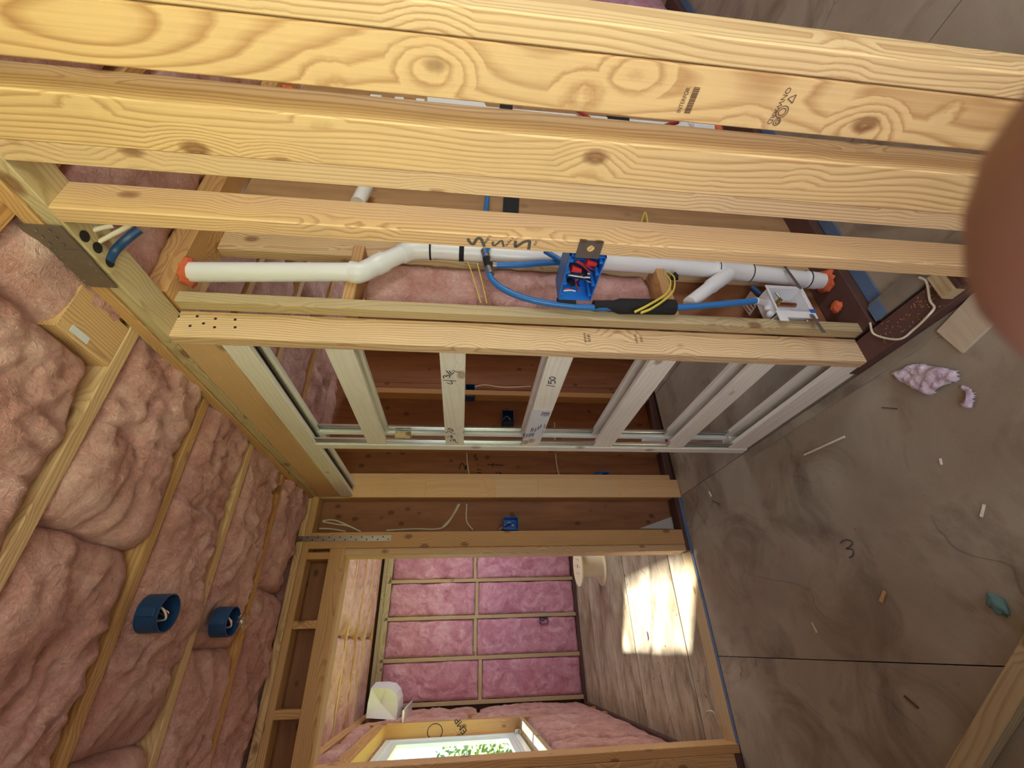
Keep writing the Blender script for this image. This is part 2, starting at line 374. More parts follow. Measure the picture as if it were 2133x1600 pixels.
def batt(name, o, u, v, n, lu, lv, bulge, amp, seed, mat='pink', parent=None, res=0.016, depth=0.07, freq=5.0, ridge=0.6, over=0.0):
    o, u, v, n = Vector(o), Vector(u), Vector(v), Vector(n)
    nu, nv = max(4, int(lu / res)), max(4, int(lv / res))
    s = Vector((seed * 3.17, seed * 1.31, seed * 2.23))
    vs_, fs = [], []
    for i in range(nu + 1):
        for j in range(nv + 1):
            a, b = i / nu, j / nv
            q = Vector((a * lu, b * lv, 0)) * freq + s
            wv = noise.noise_vector(q * 0.6) * 0.9
            big = noise.fractal(q * 0.6 + wv, 1.0, 2.0, 3) * 0.6
            rd = 1 - abs(noise.noise(q * 1.3 + wv * 1.5))
            fine = (1 - abs(noise.noise(q * 2.7 + wv * 2))) * 1.6 - 1.1 + 0.5 * noise.noise(q * 6.0)
            e = (1 - abs(2 * a - 1) ** 10) * (1 - abs(2 * b - 1) ** 7)
            h = bulge * e + amp * (big + ridge * (rd - 0.7) + 0.34 * fine) * (0.35 + 0.65 * e)
            if i in (0, nu) or j in (0, nv): h -= depth
            jit = noise.noise_vector(q * 1.1) * 0.012
            side = (2 * b - 1) ** 3 * over * (0.35 + 1.3 * noise.noise(Vector((a * lu * 4.5, 3.0 * (b > .5), seed))))
            vs_.append(o + u * (a * lu + jit.x) + v * (b * lv + side + (jit.y if 0 < j < nv else 0)) + n * h)
    for i in range(nu):
        for j in range(nv):
            k = i * (nv + 1) + j
            fs.append((k, k + 1, k + nv + 2, k + nv + 1))
    me = bpy.data.meshes.new(name); me.from_pydata(vs_, [], fs); me.update()
    if me.polygons[(nu // 2) * nv + nv // 2].normal.dot(n) < 0: me.flip_normals()
    ob = link(name, me, mat, parent, None, True)
    return ob
# ================================================================== structure
A0, A1 = 0.80, 0.889                   # room face and back face of the open stud wall
ZB, ZS, ZM, ZT = 0.038, 2.29, 2.3275, 2.365
YF0, YF1 = 2.655, 2.744                # far wall framing
# ---- floor
fl = struct('floor')
board('floor_panel', (-0.088, 0.797), (-0.5, YF0 - 0.004), (-0.02, 0), 'Y', 'floor', fl, 0.001)
board('floor_panel', (-0.72, -0.091), (-0.5, YF0 - 0.004), (-0.02, 0), 'Y', 'floor', fl, 0.001)
board('floor_panel', (-0.72, 0.797), (-2.3, -0.503), (-0.02, 0), 'X', 'floor', fl, 0.001)
board('floor_panel', (0.80, 1.58), (-2.3, YF0 - 0.004), (-0.024, -0.001), 'Y', 'floor', fl, 0.001)
board('floor_panel', (1.584, 4.1), (-2.3, 1.0), (-0.024, -0.001), 'X', 'floor', fl, 0.001)
board('floor_panel', (1.584, 4.1), (1.004, YF0 - 0.004), (-0.024, -0.001), 'X', 'floor', fl, 0.001)
board('floor_panel', (0.757, 0.798), (-0.5, 1.9), (0, 0.004), 'Y', 'floor', fl, 0.0015)
board('threshold_board', (-0.47, 0.50), (YF0 + 0.02, YF0 + 0.138), (-0.02, 0.004), 'X', 'weathered', fl)
yy = YF0 + 0.142
for y1, dz in ((3.02, 0.0), (3.62, 0.003), (3.94, 0.0), (4.765, 0.002), (5.16, -0.001), (5.80, 0.0)):
    board('floor_panel', (-0.62, 2.15), (yy, y1 - 0.006), (-0.022, dz), 'X', 'floor2', fl, 0.002); yy = y1
board('floor_underlay', (-0.8, 4.1), (-2.35, 5.9), (-0.06, -0.028), 'Y', 'deck', fl)
# ---- open stud wall on the right
wr = struct('wall_right')
def stud(x, y, z=(ZB, ZS), mat='stud', par=None, name='stud'): return board(name, x, y, z, 'Z', mat, par or wr)
stA = stud((A0, A1), (0.244, 0.2825))
stB = stud((A0 + .002, A1), (0.2855, 0.3735), name='post')
stC = stud((A0, A1), (0.4195, 0.5095), name='post')
stD = stud((A0 + .003, A1), (0.5115, 0.5535), mat='stud_tan')
stE = stud((A0, A1), (0.650, 0.688), mat='stud_tan')
stF1 = stud((A1 + 0.012, A1 + 0.052), (1.040, 1.079), mat='weathered')
stF2 = stud((A0, A1 + 0.01), (1.081, 1.119), mat='stud_tan')
for y in (-0.2, -0.62, -1.03, -1.44): stud((A0, A1), (y, y + 0.038))
board('bottom_plate', (A0, A1), (-2.2, 1.16), (0, ZB), 'Y', 'pt', wr)
board('sill_board', (A1 + 0.016, A1 + 0.088), (0.2, 0.985), (0, 0.03), 'Y', 'greyboard', wr)
board('sill_foam', (A1 + 0.014, A1 + 0.075), (0.945, 0.988), (0.0305, 0.036), 'Y', 'tape', wr)
board('top_plate', (A0, A1), (-2.2, YF1), (ZS, ZM - 0.001), 'Y', 'weathered', wr)
board('top_plate', (A0 - 0.006, A1), (-2.2, YF1), (ZM, ZT), 'Y', 'stud_dim', wr)
board('header', (A0 + 0.002, A0 + 0.04), (1.12, YF0 - 0.012), (2.165, ZS - 0.001), 'Y', 'stud_tan', wr)
board('header', (A0 + 0.05, A1), (1.12, YF0 - 0.012), (2.165, ZS - 0.001), 'Y', 'stud_tan', wr)
# ---- far wall with the doorway
wf = struct('wall_far')
XD0, XD1 = -0.463, 0.464
YD = 2.795                              # back of the thicker doorway framing
stud((0.502, 0.591), (YF0, YF0 + .038), par=wf, mat='stud_dim')
stud((XD1, 0.5015), (YF0 + .004, YD), (ZB, 2.085), par=wf, mat='stud_tan', name='trimmer')
stud((XD0 - 0.038, XD0), (YF0 + .004, YD), (0, 2.085), par=wf, mat='stud_dim', name='trimmer')
stud((XD0 - 0.126, XD0 - 0.0385), (YF0, YF0 + .038), par=wf, mat='stud_dim')
board('door_header', (XD0 - 0.038, 0.5015), (YF0, YF0 + 0.043), (2.085, 2.172), 'X', 'stud_dim', wf)
board('door_header', (XD0 - 0.038, 0.5015), (YF0 + 0.044, YD), (2.0845, 2.172), 'X', 'stud_tan', wf)
for x in (0.445, 0.105, -0.27): stud((x, x + 0.038), (YF0, YF1), (2.172, ZS), par=wf, mat='stud_dim', name='cripple_stud')
board('top_plate', (-0.72, A0), (YF0, YF1), (ZS, ZM - 0.001), 'X', 'stud_dim', wf)
board('top_plate', (-0.72, A0 - 0.008), (YF0 - 0.002, YF1), (ZM, ZT), 'X', 'stud_tan', wf)
board('bottom_plate', (XD1 + .001, 0.80), (YF0, YF1), (0, ZB), 'X', 'pt', wf)
board('bottom_plate', (0.915, 4.05), (YF0 + 0.03, YF1 + 0.03), (0, ZB), 'X', 'pt', wf)
board('bottom_plate', (-0.72, XD0 - 0.0385), (YF0, YF1), (0, ZB), 'X', 'pt', wf)
board('sill_foam', (0.455, 0.80), (YF0 - 0.012, YF0 - 0.001), (0, 0.016), 'X', 'tape', wf)
board('sill_foam', (-0.47, 0.45), (YF0 - 0.006, YF0 + 0.016), (0, 0.005), 'X', 'tape', wf)
stud((0.912, 0.95), (YF0, YF0 + .038), par=wf, mat='stud_tan')
stud((0.80, 0.838), (YF0 + 0.03, YF1), par=wf, mat='stud_dim')
for x in (1.14, 1.56, 1.99, 2.4, 2.8): stud((x, x + 0.04), (YF0 + .03, YF1 + .03), par=wf, mat='stud_dim')
board('plywood_sheet', (0.50, 1.70), (YF1 + 0.031, YF1 + 0.043), (0.02, 2.40), 'Z', 'ply', wf, 0.001)
board('plywood_sheet', (1.703, 2.9), (YF1 + 0.031, YF1 + 0.043), (0.02, 2.40), 'Z', 'ply', wf, 0.001)
board('plywood_sheet', (-0.72, 0.50), (YD + 0.001, YD + 0.012), (2.175, 2.40), 'X', 'ply', wf, 0.001)
board('plywood_sheet', (-0.72, XD0 - 0.04), (YD + 0.001, YD + 0.012), (0.0, 2.175), 'Z', 'ply', wf, 0.001)
# ---- plumbing wall behind the studs, running away from them
wp = struct('wall_plumbing')
YP0, YP1 = 1.00, 1.14
board('bottom_plate', (A1 + 0.015, 4.0), (YP0, YP1), (0, 0.04), 'X', 'pt', wp)
board('sill_foam', (A1 + 0.10, 4.0), (YP0 - 0.05, YP0 - 0.002), (0, 0.005), 'X', 'tape', wp)
board('top_plate', (A1 + 0.01, 4.0), (YP0, YP1), (ZS, ZM - .001), 'X', 'stud_dim', wp)
board('top_plate', (A1 + 0.01, 4.0), (YP0, YP1), (ZM, ZT), 'X', 'stud_dim', wp)
stud((1.198, 1.288), (YP1 - .04, YP1), (0.04, ZS), par=wp, mat='stud_tan')
for x in (1.62, 2.56, 2.96, 3.36): stud((x, x + 0.038), (YP0, YP1), (0.04, ZS), par=wp, mat='stud_dim')
board('plywood_sheet', (0.905, 1.29), (YP1 + 0.001, YP1 + 0.012), (0.02, 1.78), 'Z', 'ply', wp, 0.001)
board('plywood_sheet', (1.292, 1.66), (YP1 - 0.05, YP1 - 0.038), (0.02, 2.28), 'Z', 'ply_tan', wp, 0.001)
board('plywood_sheet', (1.664, 4.0), (YP1 + 0.001, YP1 + 0.012), (0.02, 2.28), 'Z', 'ply_tan', wp, 0.001)
board('blocking', (0.945, 1.196), (YP0 + .05, YP1), (1.785, 1.823), 'X', 'stud_dim', wp)
board('blocking', (0.945, 1.196), (YP0 + .05, YP1), (0.70, 0.738), 'X', 'stud_dim', wp)
batt('insulation_batt', (0.95, 1.115, 0.742), (0, 0, 1), (1, 0, 0), (0, -1, 0), 1.04, 0.244, 0.012, 0.018, 3, parent=wp, freq=9)
for x in (2.603, 3.003, 3.403): batt('insulation_batt', (x, 1.07, 0.045), (0, 0, 1), (1, 0, 0), (0, -1, 0), 2.23, 0.355, 0.03, 0.02, int(x * 10), 'pink2', parent=wp, res=0.03)
batt('insulation_batt', (3.76, 1.055, 0.045), (0, 0, 1), (1, 0, 0), (0, -1, 0), 2.23, 0.28, 0.03, 0.02, 77, 'pink2', parent=wp, res=0.03)
# ---- ceiling: joists, batts, deck
ce = struct('ceiling')
JY = [1.06 + 0.4045 * k for k in range(-8, 12)]
for k, y in enumerate(JY):
    if abs(y - YF0) < 0.05: continue
    board('joist', (-0.78, 4.05), (y - 0.019, y + 0.019), (ZT, ZT + 0.185), 'X', 'stud_dim' if k % 2 else 'stud_tan', ce)
board('roof_deck', (-0.82, 4.1), (-2.35, 5.9), (ZT + 0.19, ZT + 0.215), 'X', 'deck', ce)
sd = 20
for k, (y0, y1) in enumerate(zip(JY, JY[1:])):
    if y0 < -0.4 : continue
    cuts = [-0.75, 0.02 + 0.25 * ((k * 7) % 3 - 1), A0 + 0.09 if y0 > 0.6 else 0.72, 1.75, 3.0] if y0 < 2.6 else [-0.75, 0.1, 0.9, 2.1]
    if abs(y0 - 0.6555) < .01: cuts[2] = 0.655
    for a, b in zip(cuts, cuts[1:]):
        sd += 1
        near = (0.2 < y0 < 2.6) and b < 1.0
        batt('insulation_batt', (a, y0 + 0.022, ZT + (0.05 if near else 0.035)), (1, 0, 0), (0, 1, 0), (0, 0, -1), b - a + 0.01, y1 - y0 - 0.044,
             0.062 if near else 0.04, 0.05 if near else 0.03, sd, 'pink', ce, res=0.0125 if near else 0.03, depth=0.03, freq=6.5, over=0.03)
board('blocking', (0.662, 0.79), (0.868, 1.039), (ZT + 0.002, ZT + 0.09), 'Y', 'stud_tan', ce)
lab = box('paper_label', (0.672, 0.69), (0.90, 0.955), (ZT + 0.0004, ZT + 0.0015), 'paper', ce)
# ---- bedroom beyond the doorway
YB = 5.715
wb = struct('wall_back')
xs = [-0.515, -0.11, 0.295, 0.69, 1.10, 1.50, 1.90]
for x in xs: stud((x - 0.019, x + 0.019), (YB, YB + .14), par=wb, mat='weathered')
board('top_plate', (-0.6, 2.2), (YB, YB + .14), (2.255, ZS + 0.03), 'X', 'weathered', wb)
board('top_plate', (-0.6, 2.2), (YB - .002, YB + .14), (ZS + 0.032, ZT), 'X', 'weathered', wb)
board('bottom_plate', (-0.6, 2.2), (YB, YB + .14), (0, ZB), 'X', 'pt', wb)
for k, (x0, x1) in enumerate(zip(xs, xs[1:])):
    zc = (1.185, 1.245, 1.23, 1.255, 1.24, 1.22)[k]
    board('blocking', (x0 + .019, x1 - .019), (YB + 0.002, YB + .14), (zc - 0.019, zc + 0.019), 'X', 'weathered', wb)
    for z0, z1 in ((ZB, zc - .019), (zc + .019, 2.254)):
        sd += 1
        batt('insulation_batt', (x0 + .021, YB + 0.015, z0 + .002), (0, 0, 1), (1, 0, 0), (0, -1, 0), z1 - z0 - .004, x1 - x0 - .042, 0.02, 0.026, sd, 'pink2', wb, res=0.016, freq=7, depth=.02, over=.012)
board('sheathing', (-0.8, 2.2), (YB + .145, YB + .16), (0, ZT + .188), 'X', 'deck', wb)
XL = -0.56                               # bedroom left wall (room face)
WY0, WY1, WZ0, WZ1 = 3.30, 4.83, 0.865, 2.04
wl = struct('wall_left')
for y in (2.81, 3.14, 3.258, WY1 + .004, WY1 + .045, 5.25): stud((XL - 0.14, XL), (y, y + 0.038), par=wl, mat='stud_dim')
board('sill_plate', (XL - .14, XL), (WY0, WY1), (WZ0 - 0.038, WZ0), 'Y', 'weathered', wl)
board('window_header', (XL - .14, XL), (WY0, WY1 + .04), (WZ1, WZ1 + 0.1), 'Y', 'stud_dim', wl)
board('top_plate', (XL - .14, XL), (YD + .014, 5.70), (ZS, ZT), 'Y', 'stud_dim', wl)
board('bottom_plate', (XL - .14, XL), (YD + .014, 5.70), (0, ZB), 'Y', 'pt', wl)
for (y0, y1, z0, z1) in ((WY1 + .09, 5.245, .045, 1.3), (WY1 + .09, 5.245, 1.31, 2.28), (5.295, 5.70, .045, 1.2), (5.295, 5.70, 1.21, 2.28),
                         (2.85, 3.135, .045, 2.28), (WY0, 3.66, .045, .81), (3.67, 4.06, .045, .81), (4.07, 4.46, .045, .81), (4.47, 4.82, .045, .81), (WY0, WY1, WZ1 + .105, 2.28)):
    sd += 1
    batt('insulation_batt', (XL - 0.02, y0, z0), (0, 1, 0), (0, 0, 1), (1, 0, 0), y1 - y0, z1 - z0, 0.03, 0.03, sd, 'pink', wl, res=0.018, freq=5.5)
for nm, y, z in (('sheathing', (2.7, WY0), (0, ZT + .188)), ('sheathing', (WY1 + .0, 5.86), (0, ZT + .188)), ('sheathing', (WY0, WY1), (0, WZ0)), ('sheathing', (WY0, WY1), (WZ1, ZT + .188))):
    board(nm, (XL - .16, XL - .143), y, z, 'Z' if y[1] - y[0] < 1.2 else 'Y', 'ply_tan', wl, 0.001)
# remaining shell: hall, bathroom and bedroom walls and an added shade stub out of the photograph's view
ws = struct('wall_hall_left')
for y, z in (((-2.3, -1.25), (0, ZT + .188)), ((0.11, YF1), (0, ZT + .188)), ((-1.25, 0.11), (0, 0.82)), ((-1.25, 0.11), (2.02, ZT + .188))):
    board('plywood_sheet', (-0.72, -0.705), y, z, 'Y', 'ply_tan', ws, 0.001)
for y in (0.60, 1.0, 1.41, 1.82, 2.2): stud((-0.70, -0.612), (y, y + .038), par=ws, mat='stud_dim')
board('bottom_plate', (-0.70, -0.612), (0.31, YF0 - .004), (0, ZB), 'Y', 'pt', ws)
wn = struct('wall_near')
for x, z in (((-0.72, -0.5), (0, ZT)), ((0.7, 2.0), (0, ZT)), ((3.2, 4.1), (0, ZT)), ((-0.5, 0.7), (2.2, ZT)), ((2.0, 3.2), (0, 0.95)), ((2.0, 3.2), (2.05, ZT))):
    board('plywood_sheet', x, (-2.1, -2.085), (z[0], z[1] + (.188 if z[1] == ZT else 0)), 'X', 'stone', wn, 0.001)
wo = struct('wall_outer')  # gap in this wall holds the added closet fill lamp
for y, z in (((-2.1, 1.4), (0, ZT + .188)), ((2.5, YF1 + .05), (0, ZT + .188)), ((1.4, 2.5), (0, .92)), ((1.4, 2.5), (2.08, ZT + .188))):
    board('plywood_sheet', (4.06, 4.075), y, z, 'Y', 'ply_tan', wo, 0.001)
wrn = struct('wall_added_shade')  # unseen stub wall added to shade the left ceiling and floor
board('plywood_sheet', (-.704, -.36), (.20, .215), (0, ZT), 'Z', 'ply_tan', wrn, .001)
for x in (-.70, -.40): stud((x, x + .038), (.216, .304), (0.04, ZT), par=wrn, mat='stud_dim')
board('bottom_plate', (-.70, -.36), (.216, .304), (0, ZB), 'X', 'pt', wrn)
wq = struct('wall_bedroom_right')
for y, z in (((YF1 + .05, 3.6), (0, ZT + .188)), ((4.8, 5.86), (0, ZT + .188)), ((3.6, 4.8), (0, .9)), ((3.6, 4.8), (2.1, ZT + .188))):
    board('plywood_sheet', (2.16, 2.175), y, z, 'Y', 'ply_tan', wq, 0.001)
# ---- bedroom window
w1 = struct('window_1')
XW = XL - 0.105
def frame(name, x, y, z, t, mat, par):
    bm = bmesh.new()
    bm_box(bm, x, (y[0], y[1]), (z[0], z[0] + t)); bm_box(bm, x, (y[0], y[1]), (z[1] - t, z[1]))
    bm_box(bm, x, (y[0], y[0] + t), (z[0] + t, z[1] - t)); bm_box(bm, x, (y[1] - t, y[1]), (z[0] + t, z[1] - t))
    bmesh.ops.recalc_face_normals(bm, faces=bm.faces)
    return mesh_obj(name, bm, mat, par)
fo = frame('window_frame', (XW - .06, XW), (WY0 + .01, WY1 - .012), (WZ0 + .012, WZ1 - .012), 0.045, 'vinyl', w1)
frame('frame_lip', (XW - .045, XW - .012), (WY0 + .055, WY1 - .057), (WZ0 + .057, WZ1 - .057), 0.018, 'vinyl', w1)
ym = (WY0 + WY1) / 2
for y in ((WY0 + .073, ym + .02), (ym - .02, WY1 - .075)):
    k = frame('sash', (XW - .052, XW - .022), y, (WZ0 + .075, WZ1 - .075), 0.042, 'vinyl', w1)
    box('pane', (XW - .040, XW - .036), (y[0] + .042, y[1] - .042), (WZ0 + .117, WZ1 - .117), 'glass', w1)
box('latch', (XW - .022, XW - .008), (WY1 - .20, WY1 - .17), (WZ0 + .45, WZ0 + .50), 'vinyl', w1, .003)
box('crank_housing', (XW + .001, XW + .03), (WY1 - .075, WY1 - .02), (WZ0 + .001, WZ0 + .05), 'steel', w1, .004)
box('shim_block', (XW + .001, XW + .028), (WY1 - .14, WY1 - .08), (WZ0 + .001, WZ0 + .02), 'weathered', w1)
# ---- hall window frame, plus unseen bathroom and bedroom frames added for fill light
w2 = struct('window_2')
frame('window_frame', (-0.73, -0.69), (-1.25, 0.11), (0.82, 2.02), 0.04, 'vinyl', w2)
w3 = struct('added_window_bathroom')  # unseen frame added round the bathroom fill lamp
frame('window_frame', (2.0, 3.2), (-2.11, -2.07), (0.95, 2.05), 0.04, 'vinyl', w3) if False else None
w3.location = (2.6, -2.09, 0.95)
for nm, x, z in (('frame_rail', (2.0, 3.2), (0.95, 0.99)), ('frame_rail', (2.0, 3.2), (2.01, 2.05)), ('frame_stile', (2.0, 2.04), (0.99, 2.01)), ('frame_stile', (3.16, 3.2), (0.99, 2.01))):
    box(nm, x, (-2.11, -2.075), z, 'vinyl', w3)
w4 = struct('added_window_bedroom', (2.165, 4.2, 0.9))  # added frame for the right-hand bedroom fill, out of view
for nm, y, z in (('frame_rail', (3.6, 4.8), (0.9, 0.94)), ('frame_rail', (3.6, 4.8), (2.06, 2.1)), ('frame_stile', (3.6, 3.64), (0.94, 2.06)), ('frame_stile', (4.76, 4.8), (0.94, 2.06))):
    box(nm, (2.155, 2.185), y, z, 'vinyl', w4)
# ================================================================== things
# ---- pocket door frame
pk = thing('pocket_door_frame', 'pocket door frame of pale wooden slats and steel stiles set in the stud wall', 'door frame', loc=(0.84, 1.5, 0.0))
XF = (0.803, 0.822); XBK = (0.866, 0.885)
SL = ((1.778, 1.864), (1.427, 1.511), (1.072, 1.156), (0.714, 0.806), (0.352, 0.434), (0.012, 0.112))
for z in SL:
    board('slat', XBK, (1.12, 1.862), z, 'Y', 'slat', pk, 0.0015)
fslats = [board('slat', XF, (1.12, 1.862), z, 'Y', 'slat', pk, 0.0015) for z in SL]
for x0, x1 in (XF, XBK):
    bm = bmesh.new()                     # steel channel stile: web, two lips and a rolled bead
    xa = x0 + .003 if x0 < .85 else x0 + .006
    bm_box(bm, (xa + .005, xa + .007), (1.808, 1.856), (0.0, 2.09)); bm_box(bm, (xa, xa + .005), (1.808, 1.811), (0.0, 2.09)); bm_box(bm, (xa + .002, xa + .005), (1.826, 1.838), (0.0, 2.09)); bm_box(bm, (xa, xa + .005), (1.846, 1.857), (0.0, 2.09))
    bmesh.ops.recalc_face_normals(bm, faces=bm.faces); mesh_obj('steel_stile', bm, 'steel', pk)
    board('jamb_strip', (x0 - .004, x1 - .002), (1.858, 1.905 if x0 < .85 else 1.886), (0.008, 2.10), 'Z', 'slat', pk)
board('spacer_block', (0.823, 0.865), (1.845, 1.90), (1.675, 1.745), 'Z', 'stud_tan', pk)
board('spacer_block', (0.823, 0.865), (1.84, 1.90), (0.05, 0.10), 'Z', 'slat', pk)
for x0, x1 in ((0.801, 0.824), (0.864, 0.888)): board('header_rail', (x0, x1), (1.12, 2.64), (2.088, 2.164), 'Y', 'slat', pk)
bm = bmesh.new()                         # steel door track: inverted channel with lips
bm_box(bm, (0.829, 0.859), (1.12, 2.64), (2.155, 2.16)); bm_box(bm, (0.829, 0.832), (1.12, 2.64), (2.098, 2.155)); bm_box(bm, (0.856, 0.859), (1.12, 2.64), (2.098, 2.155))
bm_box(bm, (0.832, 0.839), (1.12, 2.64), (2.098, 2.101)); bm_box(bm, (0.849, 0.856), (1.12, 2.64), (2.098, 2.101))
bmesh.ops.recalc_face_normals(bm, faces=bm.faces); mesh_obj('door_track', bm, 'steel_dull', pk)
z0 = 0.0
for k, z1 in enumerate((0.42, 0.95, 1.22, 1.66, 2.10)):
    board('strike_jamb', (0.792, 0.91), (2.636, 2.654), (z0, z1 - 0.0006), 'Z', 'jamb', pk, 0.0008); z0 = z1
def px(pts, plane, v, ox=0, oy=0, sc=1.0):
    f = {'X': onX, 'Y': onY, 'Z': onZ}[plane]
    return [f(ox + x * sc, oy + y * sc, v) for x, y in pts]
S2 = dict(plane='X', v=0.8025, ox=900, oy=740, sc=0.12195)
ribbon('handwriting', [px(p, **S2) for p in (
    [(250, 465), (300, 485), (335, 490), (345, 475), (320, 440)], [(190, 425), (300, 432), (420, 438)],
    [(205, 395), (195, 360), (215, 345), (245, 365), (250, 350), (280, 335), (300, 360), (295, 385)], [(240, 260), (330, 350)],
    [(290, 262), (340, 320), (372, 292)], [(350, 262), (410, 278), (475, 290)],
    [(265, 1268), (295, 1242), (340, 1262), (360, 1295), (325, 1290), (285, 1262), (265, 1268)], [(235, 1330), (285, 1298), (330, 1325), (410, 1348)],
    [(315, 1365), (350, 1395)], [(345, 1368), (318, 1392)], [(245, 1398), (300, 1385), (345, 1392), (330, 1420), (300, 1408)],
    [(320, 1470), (312, 1450), (350, 1440), (372, 1462), (380, 1430), (410, 1485), (455, 1500)])], 'ink', (-1, 0, 0), 0.0035, pk)
S3 = dict(plane='X', v=0.8025, ox=900, oy=720, sc=0.2125)
ribbon('handwriting', [px(p, **S3) for p in ([(1118, 388), (1205, 400)], [(1143, 342), (1143, 357), (1143, 372)], [(1143, 372), (1156, 373), (1168, 374)], [(1168, 374), (1163, 357), (1178, 340), (1202, 348), (1206, 370)],
       [(1160, 330), (1152, 315), (1175, 305), (1200, 312), (1205, 328), (1180, 336), (1160, 330)])], 'ink', (-1, 0, 0), 0.0035, pk)
# printed label on the third slat
y0, y1 = onX(1110, 853, .8025).y, onX(1100, 914, .8025).y
zl = SL[2]
pl = box('label', (0.8022, 0.8029), (y0, y1), (zl[0] + .002, zl[1] - .001), 'paper', pk)
text('label_print', '100', 0.040, onX(1138.5, 863.5, .8018), (0, -1, 0), (0, 0, 1), 'ink', pk, 0.68)
text('label_print', 'MAX LBS', 0.0085, onX(1129, 862, .8018), (0, -1, 0), (0, 0, 1), 'ink_grey', pk)
for k, (a, b, h) in enumerate(((1091, 907, .012), (1097, 908, .008), (1103, 907, .012), (1109, 906, .012), (1108, 896, .012), (1115, 896, .007), (1121, 892, .006), (1126, 889, .006), (1130, 900, .003), (1134, 888, .004))):
    c = onX(a, b, .8018)
    bm = bmesh.new()
    for q in range(3): bm_box(bm, (.8016, .8020), (c.y - .020, c.y + .022 - .006 * ((k + q) % 3)), (c.z - h / 2 + q * h / 3, c.z - h / 2 + q * h / 3 + h * .2))
    bmesh.ops.recalc_face_normals(bm, faces=bm.faces); mesh_obj('label_print', bm, 'ink_grey', pk)
# ---- marks on the studs
S1 = dict(plane='X', v=A0, ox=960, oy=480, sc=0.08439)
ribbon('marker_scribble', [px(p, **S1) for p in ([(175, 190), (200, 260), (260, 325), (320, 330), (370, 240), (430, 190), (500, 210), (540, 300), (585, 400)],
       [(1355, 250), (1340, 330), (1350, 400), (1450, 350), (1560, 280), (1690, 260), (1690, 350), (1670, 470)])], 'ink_grey', (-1, 0, 0), 0.0075, wr)
ribbon('marker_scribble', [px(p, **S1) for p in ([(800, 270), (780, 330), (820, 370), (880, 340), (960, 270), (1015, 255), (1040, 330), (1060, 400)],)], 'ink_grey', (-1, 0, 0), 0.005, wr)
RT = onX(1010, 490, A0) - onX(1000, 505, A0)
for body, q in (('MUD 2', (1016, 499)), ('WALL 3', (1061, 504)), ('KIT', (1116, 507))):
    text('handwriting', body, 0.0085, onX(*q, A0 - .0008), RT, Vector((-1, 0, 0)).cross(RT), 'ink', wr)
text('lumber_stamp', 'INTERFOR', 0.0105, onX(1424, 209, A0 + .001), (0, -1, 0), (0, 0, 1), 'ink_soft', wr, 0.85)
bm = bmesh.new(); random.seed(3)
c0, c1 = onX(1431, 236, A0 + .001), onX(1453, 182, A0 + .001); yv = c0.y
while yv > c1.y:
    wd = random.choice((.0006, .0012, .002)); t = (yv - c0.y) / (c1.y - c0.y); zc = c0.z + (c1.z - c0.z) * t
    bm_box(bm, (A0 + .0008, A0 + .0014), (yv - wd, yv), (zc - .0055, zc + .0055)); yv -= wd + random.choice((.0006, .001))
bmesh.ops.recalc_face_normals(bm, faces=bm.faces); mesh_obj('lumber_stamp', bm, 'ink_soft', wr)
text('lumber_stamp', 'ONWARD', 0.012, onX(1622, 222, A0 + .001), (0, 1, 0), (0, 0, -1), 'ink_soft', wr, 1.1)
def circ(c, r, n=14, ax='X', ry=None):
    return [Vector((c.x, c.y + r * math.cos(6.2832 * k / n), c.z + (ry or r) * math.sin(6.2832 * k / n))) if ax == 'X' else Vector((c.x + r * math.cos(6.2832 * k / n), c.y, c.z + (ry or r) * math.sin(6.2832 * k / n))) for k in range(n + 1)]
tri = px([(1641, 205), (1659, 197), (1650, 215), (1641, 205)], 'X', A0 + .001)
ribbon('lumber_stamp', [[tri[0], (tri[0] + tri[1]) / 2, tri[1]], [tri[1], (tri[1] + tri[2]) / 2, tri[2]], [tri[2], (tri[2] + tri[3]) / 2, tri[3]],
       circ(onX(1629, 233, A0 + .001), .010), circ(onX(1629, 233, A0 + .001), .006), circ(onX(1618, 254, A0 + .001), .006), circ(onX(1619, 254, A0 + .001), .003)], 'ink_soft', (-1, 0, 0), 0.0016, wr)
# stamps on the king stud (its face looks back up the hall) and knots of nail heads
text('lumber_stamp', 'INTERFOR', 0.012, onY(1219, 703, 1.0802), (1, 0, 0), (0, 0, 1), 'ink_soft', wr, 0.7)
text('lumber_stamp', 'III II IIII I', 0.014, onY(1227, 703, 1.0802), (1, 0, 0), (0, 0, 1), 'ink_soft', wr, 0.7)
text('lumber_stamp', 'S-GRN WC', 0.012, onY(1325, 705, 1.0802), (1, 0, 0), (0, 0, 1), 'ink_soft', wr, 0.7)
text('lumber_stamp', 'STUD 2', 0.012, onY(1336, 706, 1.0802), (1, 0, 0), (0, 0, 1), 'ink_soft', wr, 0.7)
bm = bmesh.new()
for q in ((372, 659), (411, 659), (449, 664), (490, 666), (357, 676), (396, 679), (424, 674), (447, 682), (490, 682)):
    c = onY(*q, 1.081)
    bmesh.ops.create_cone(bm, cap_ends=True, segments=10, radius1=.0042, radius2=.0042, depth=.002, matrix=Matrix.Translation(c) @ Matrix.Rotation(math.pi / 2, 4, 'X'))
mesh_obj('nail_holes', bm, 'ink', wr)['kind'] = 'stuff'
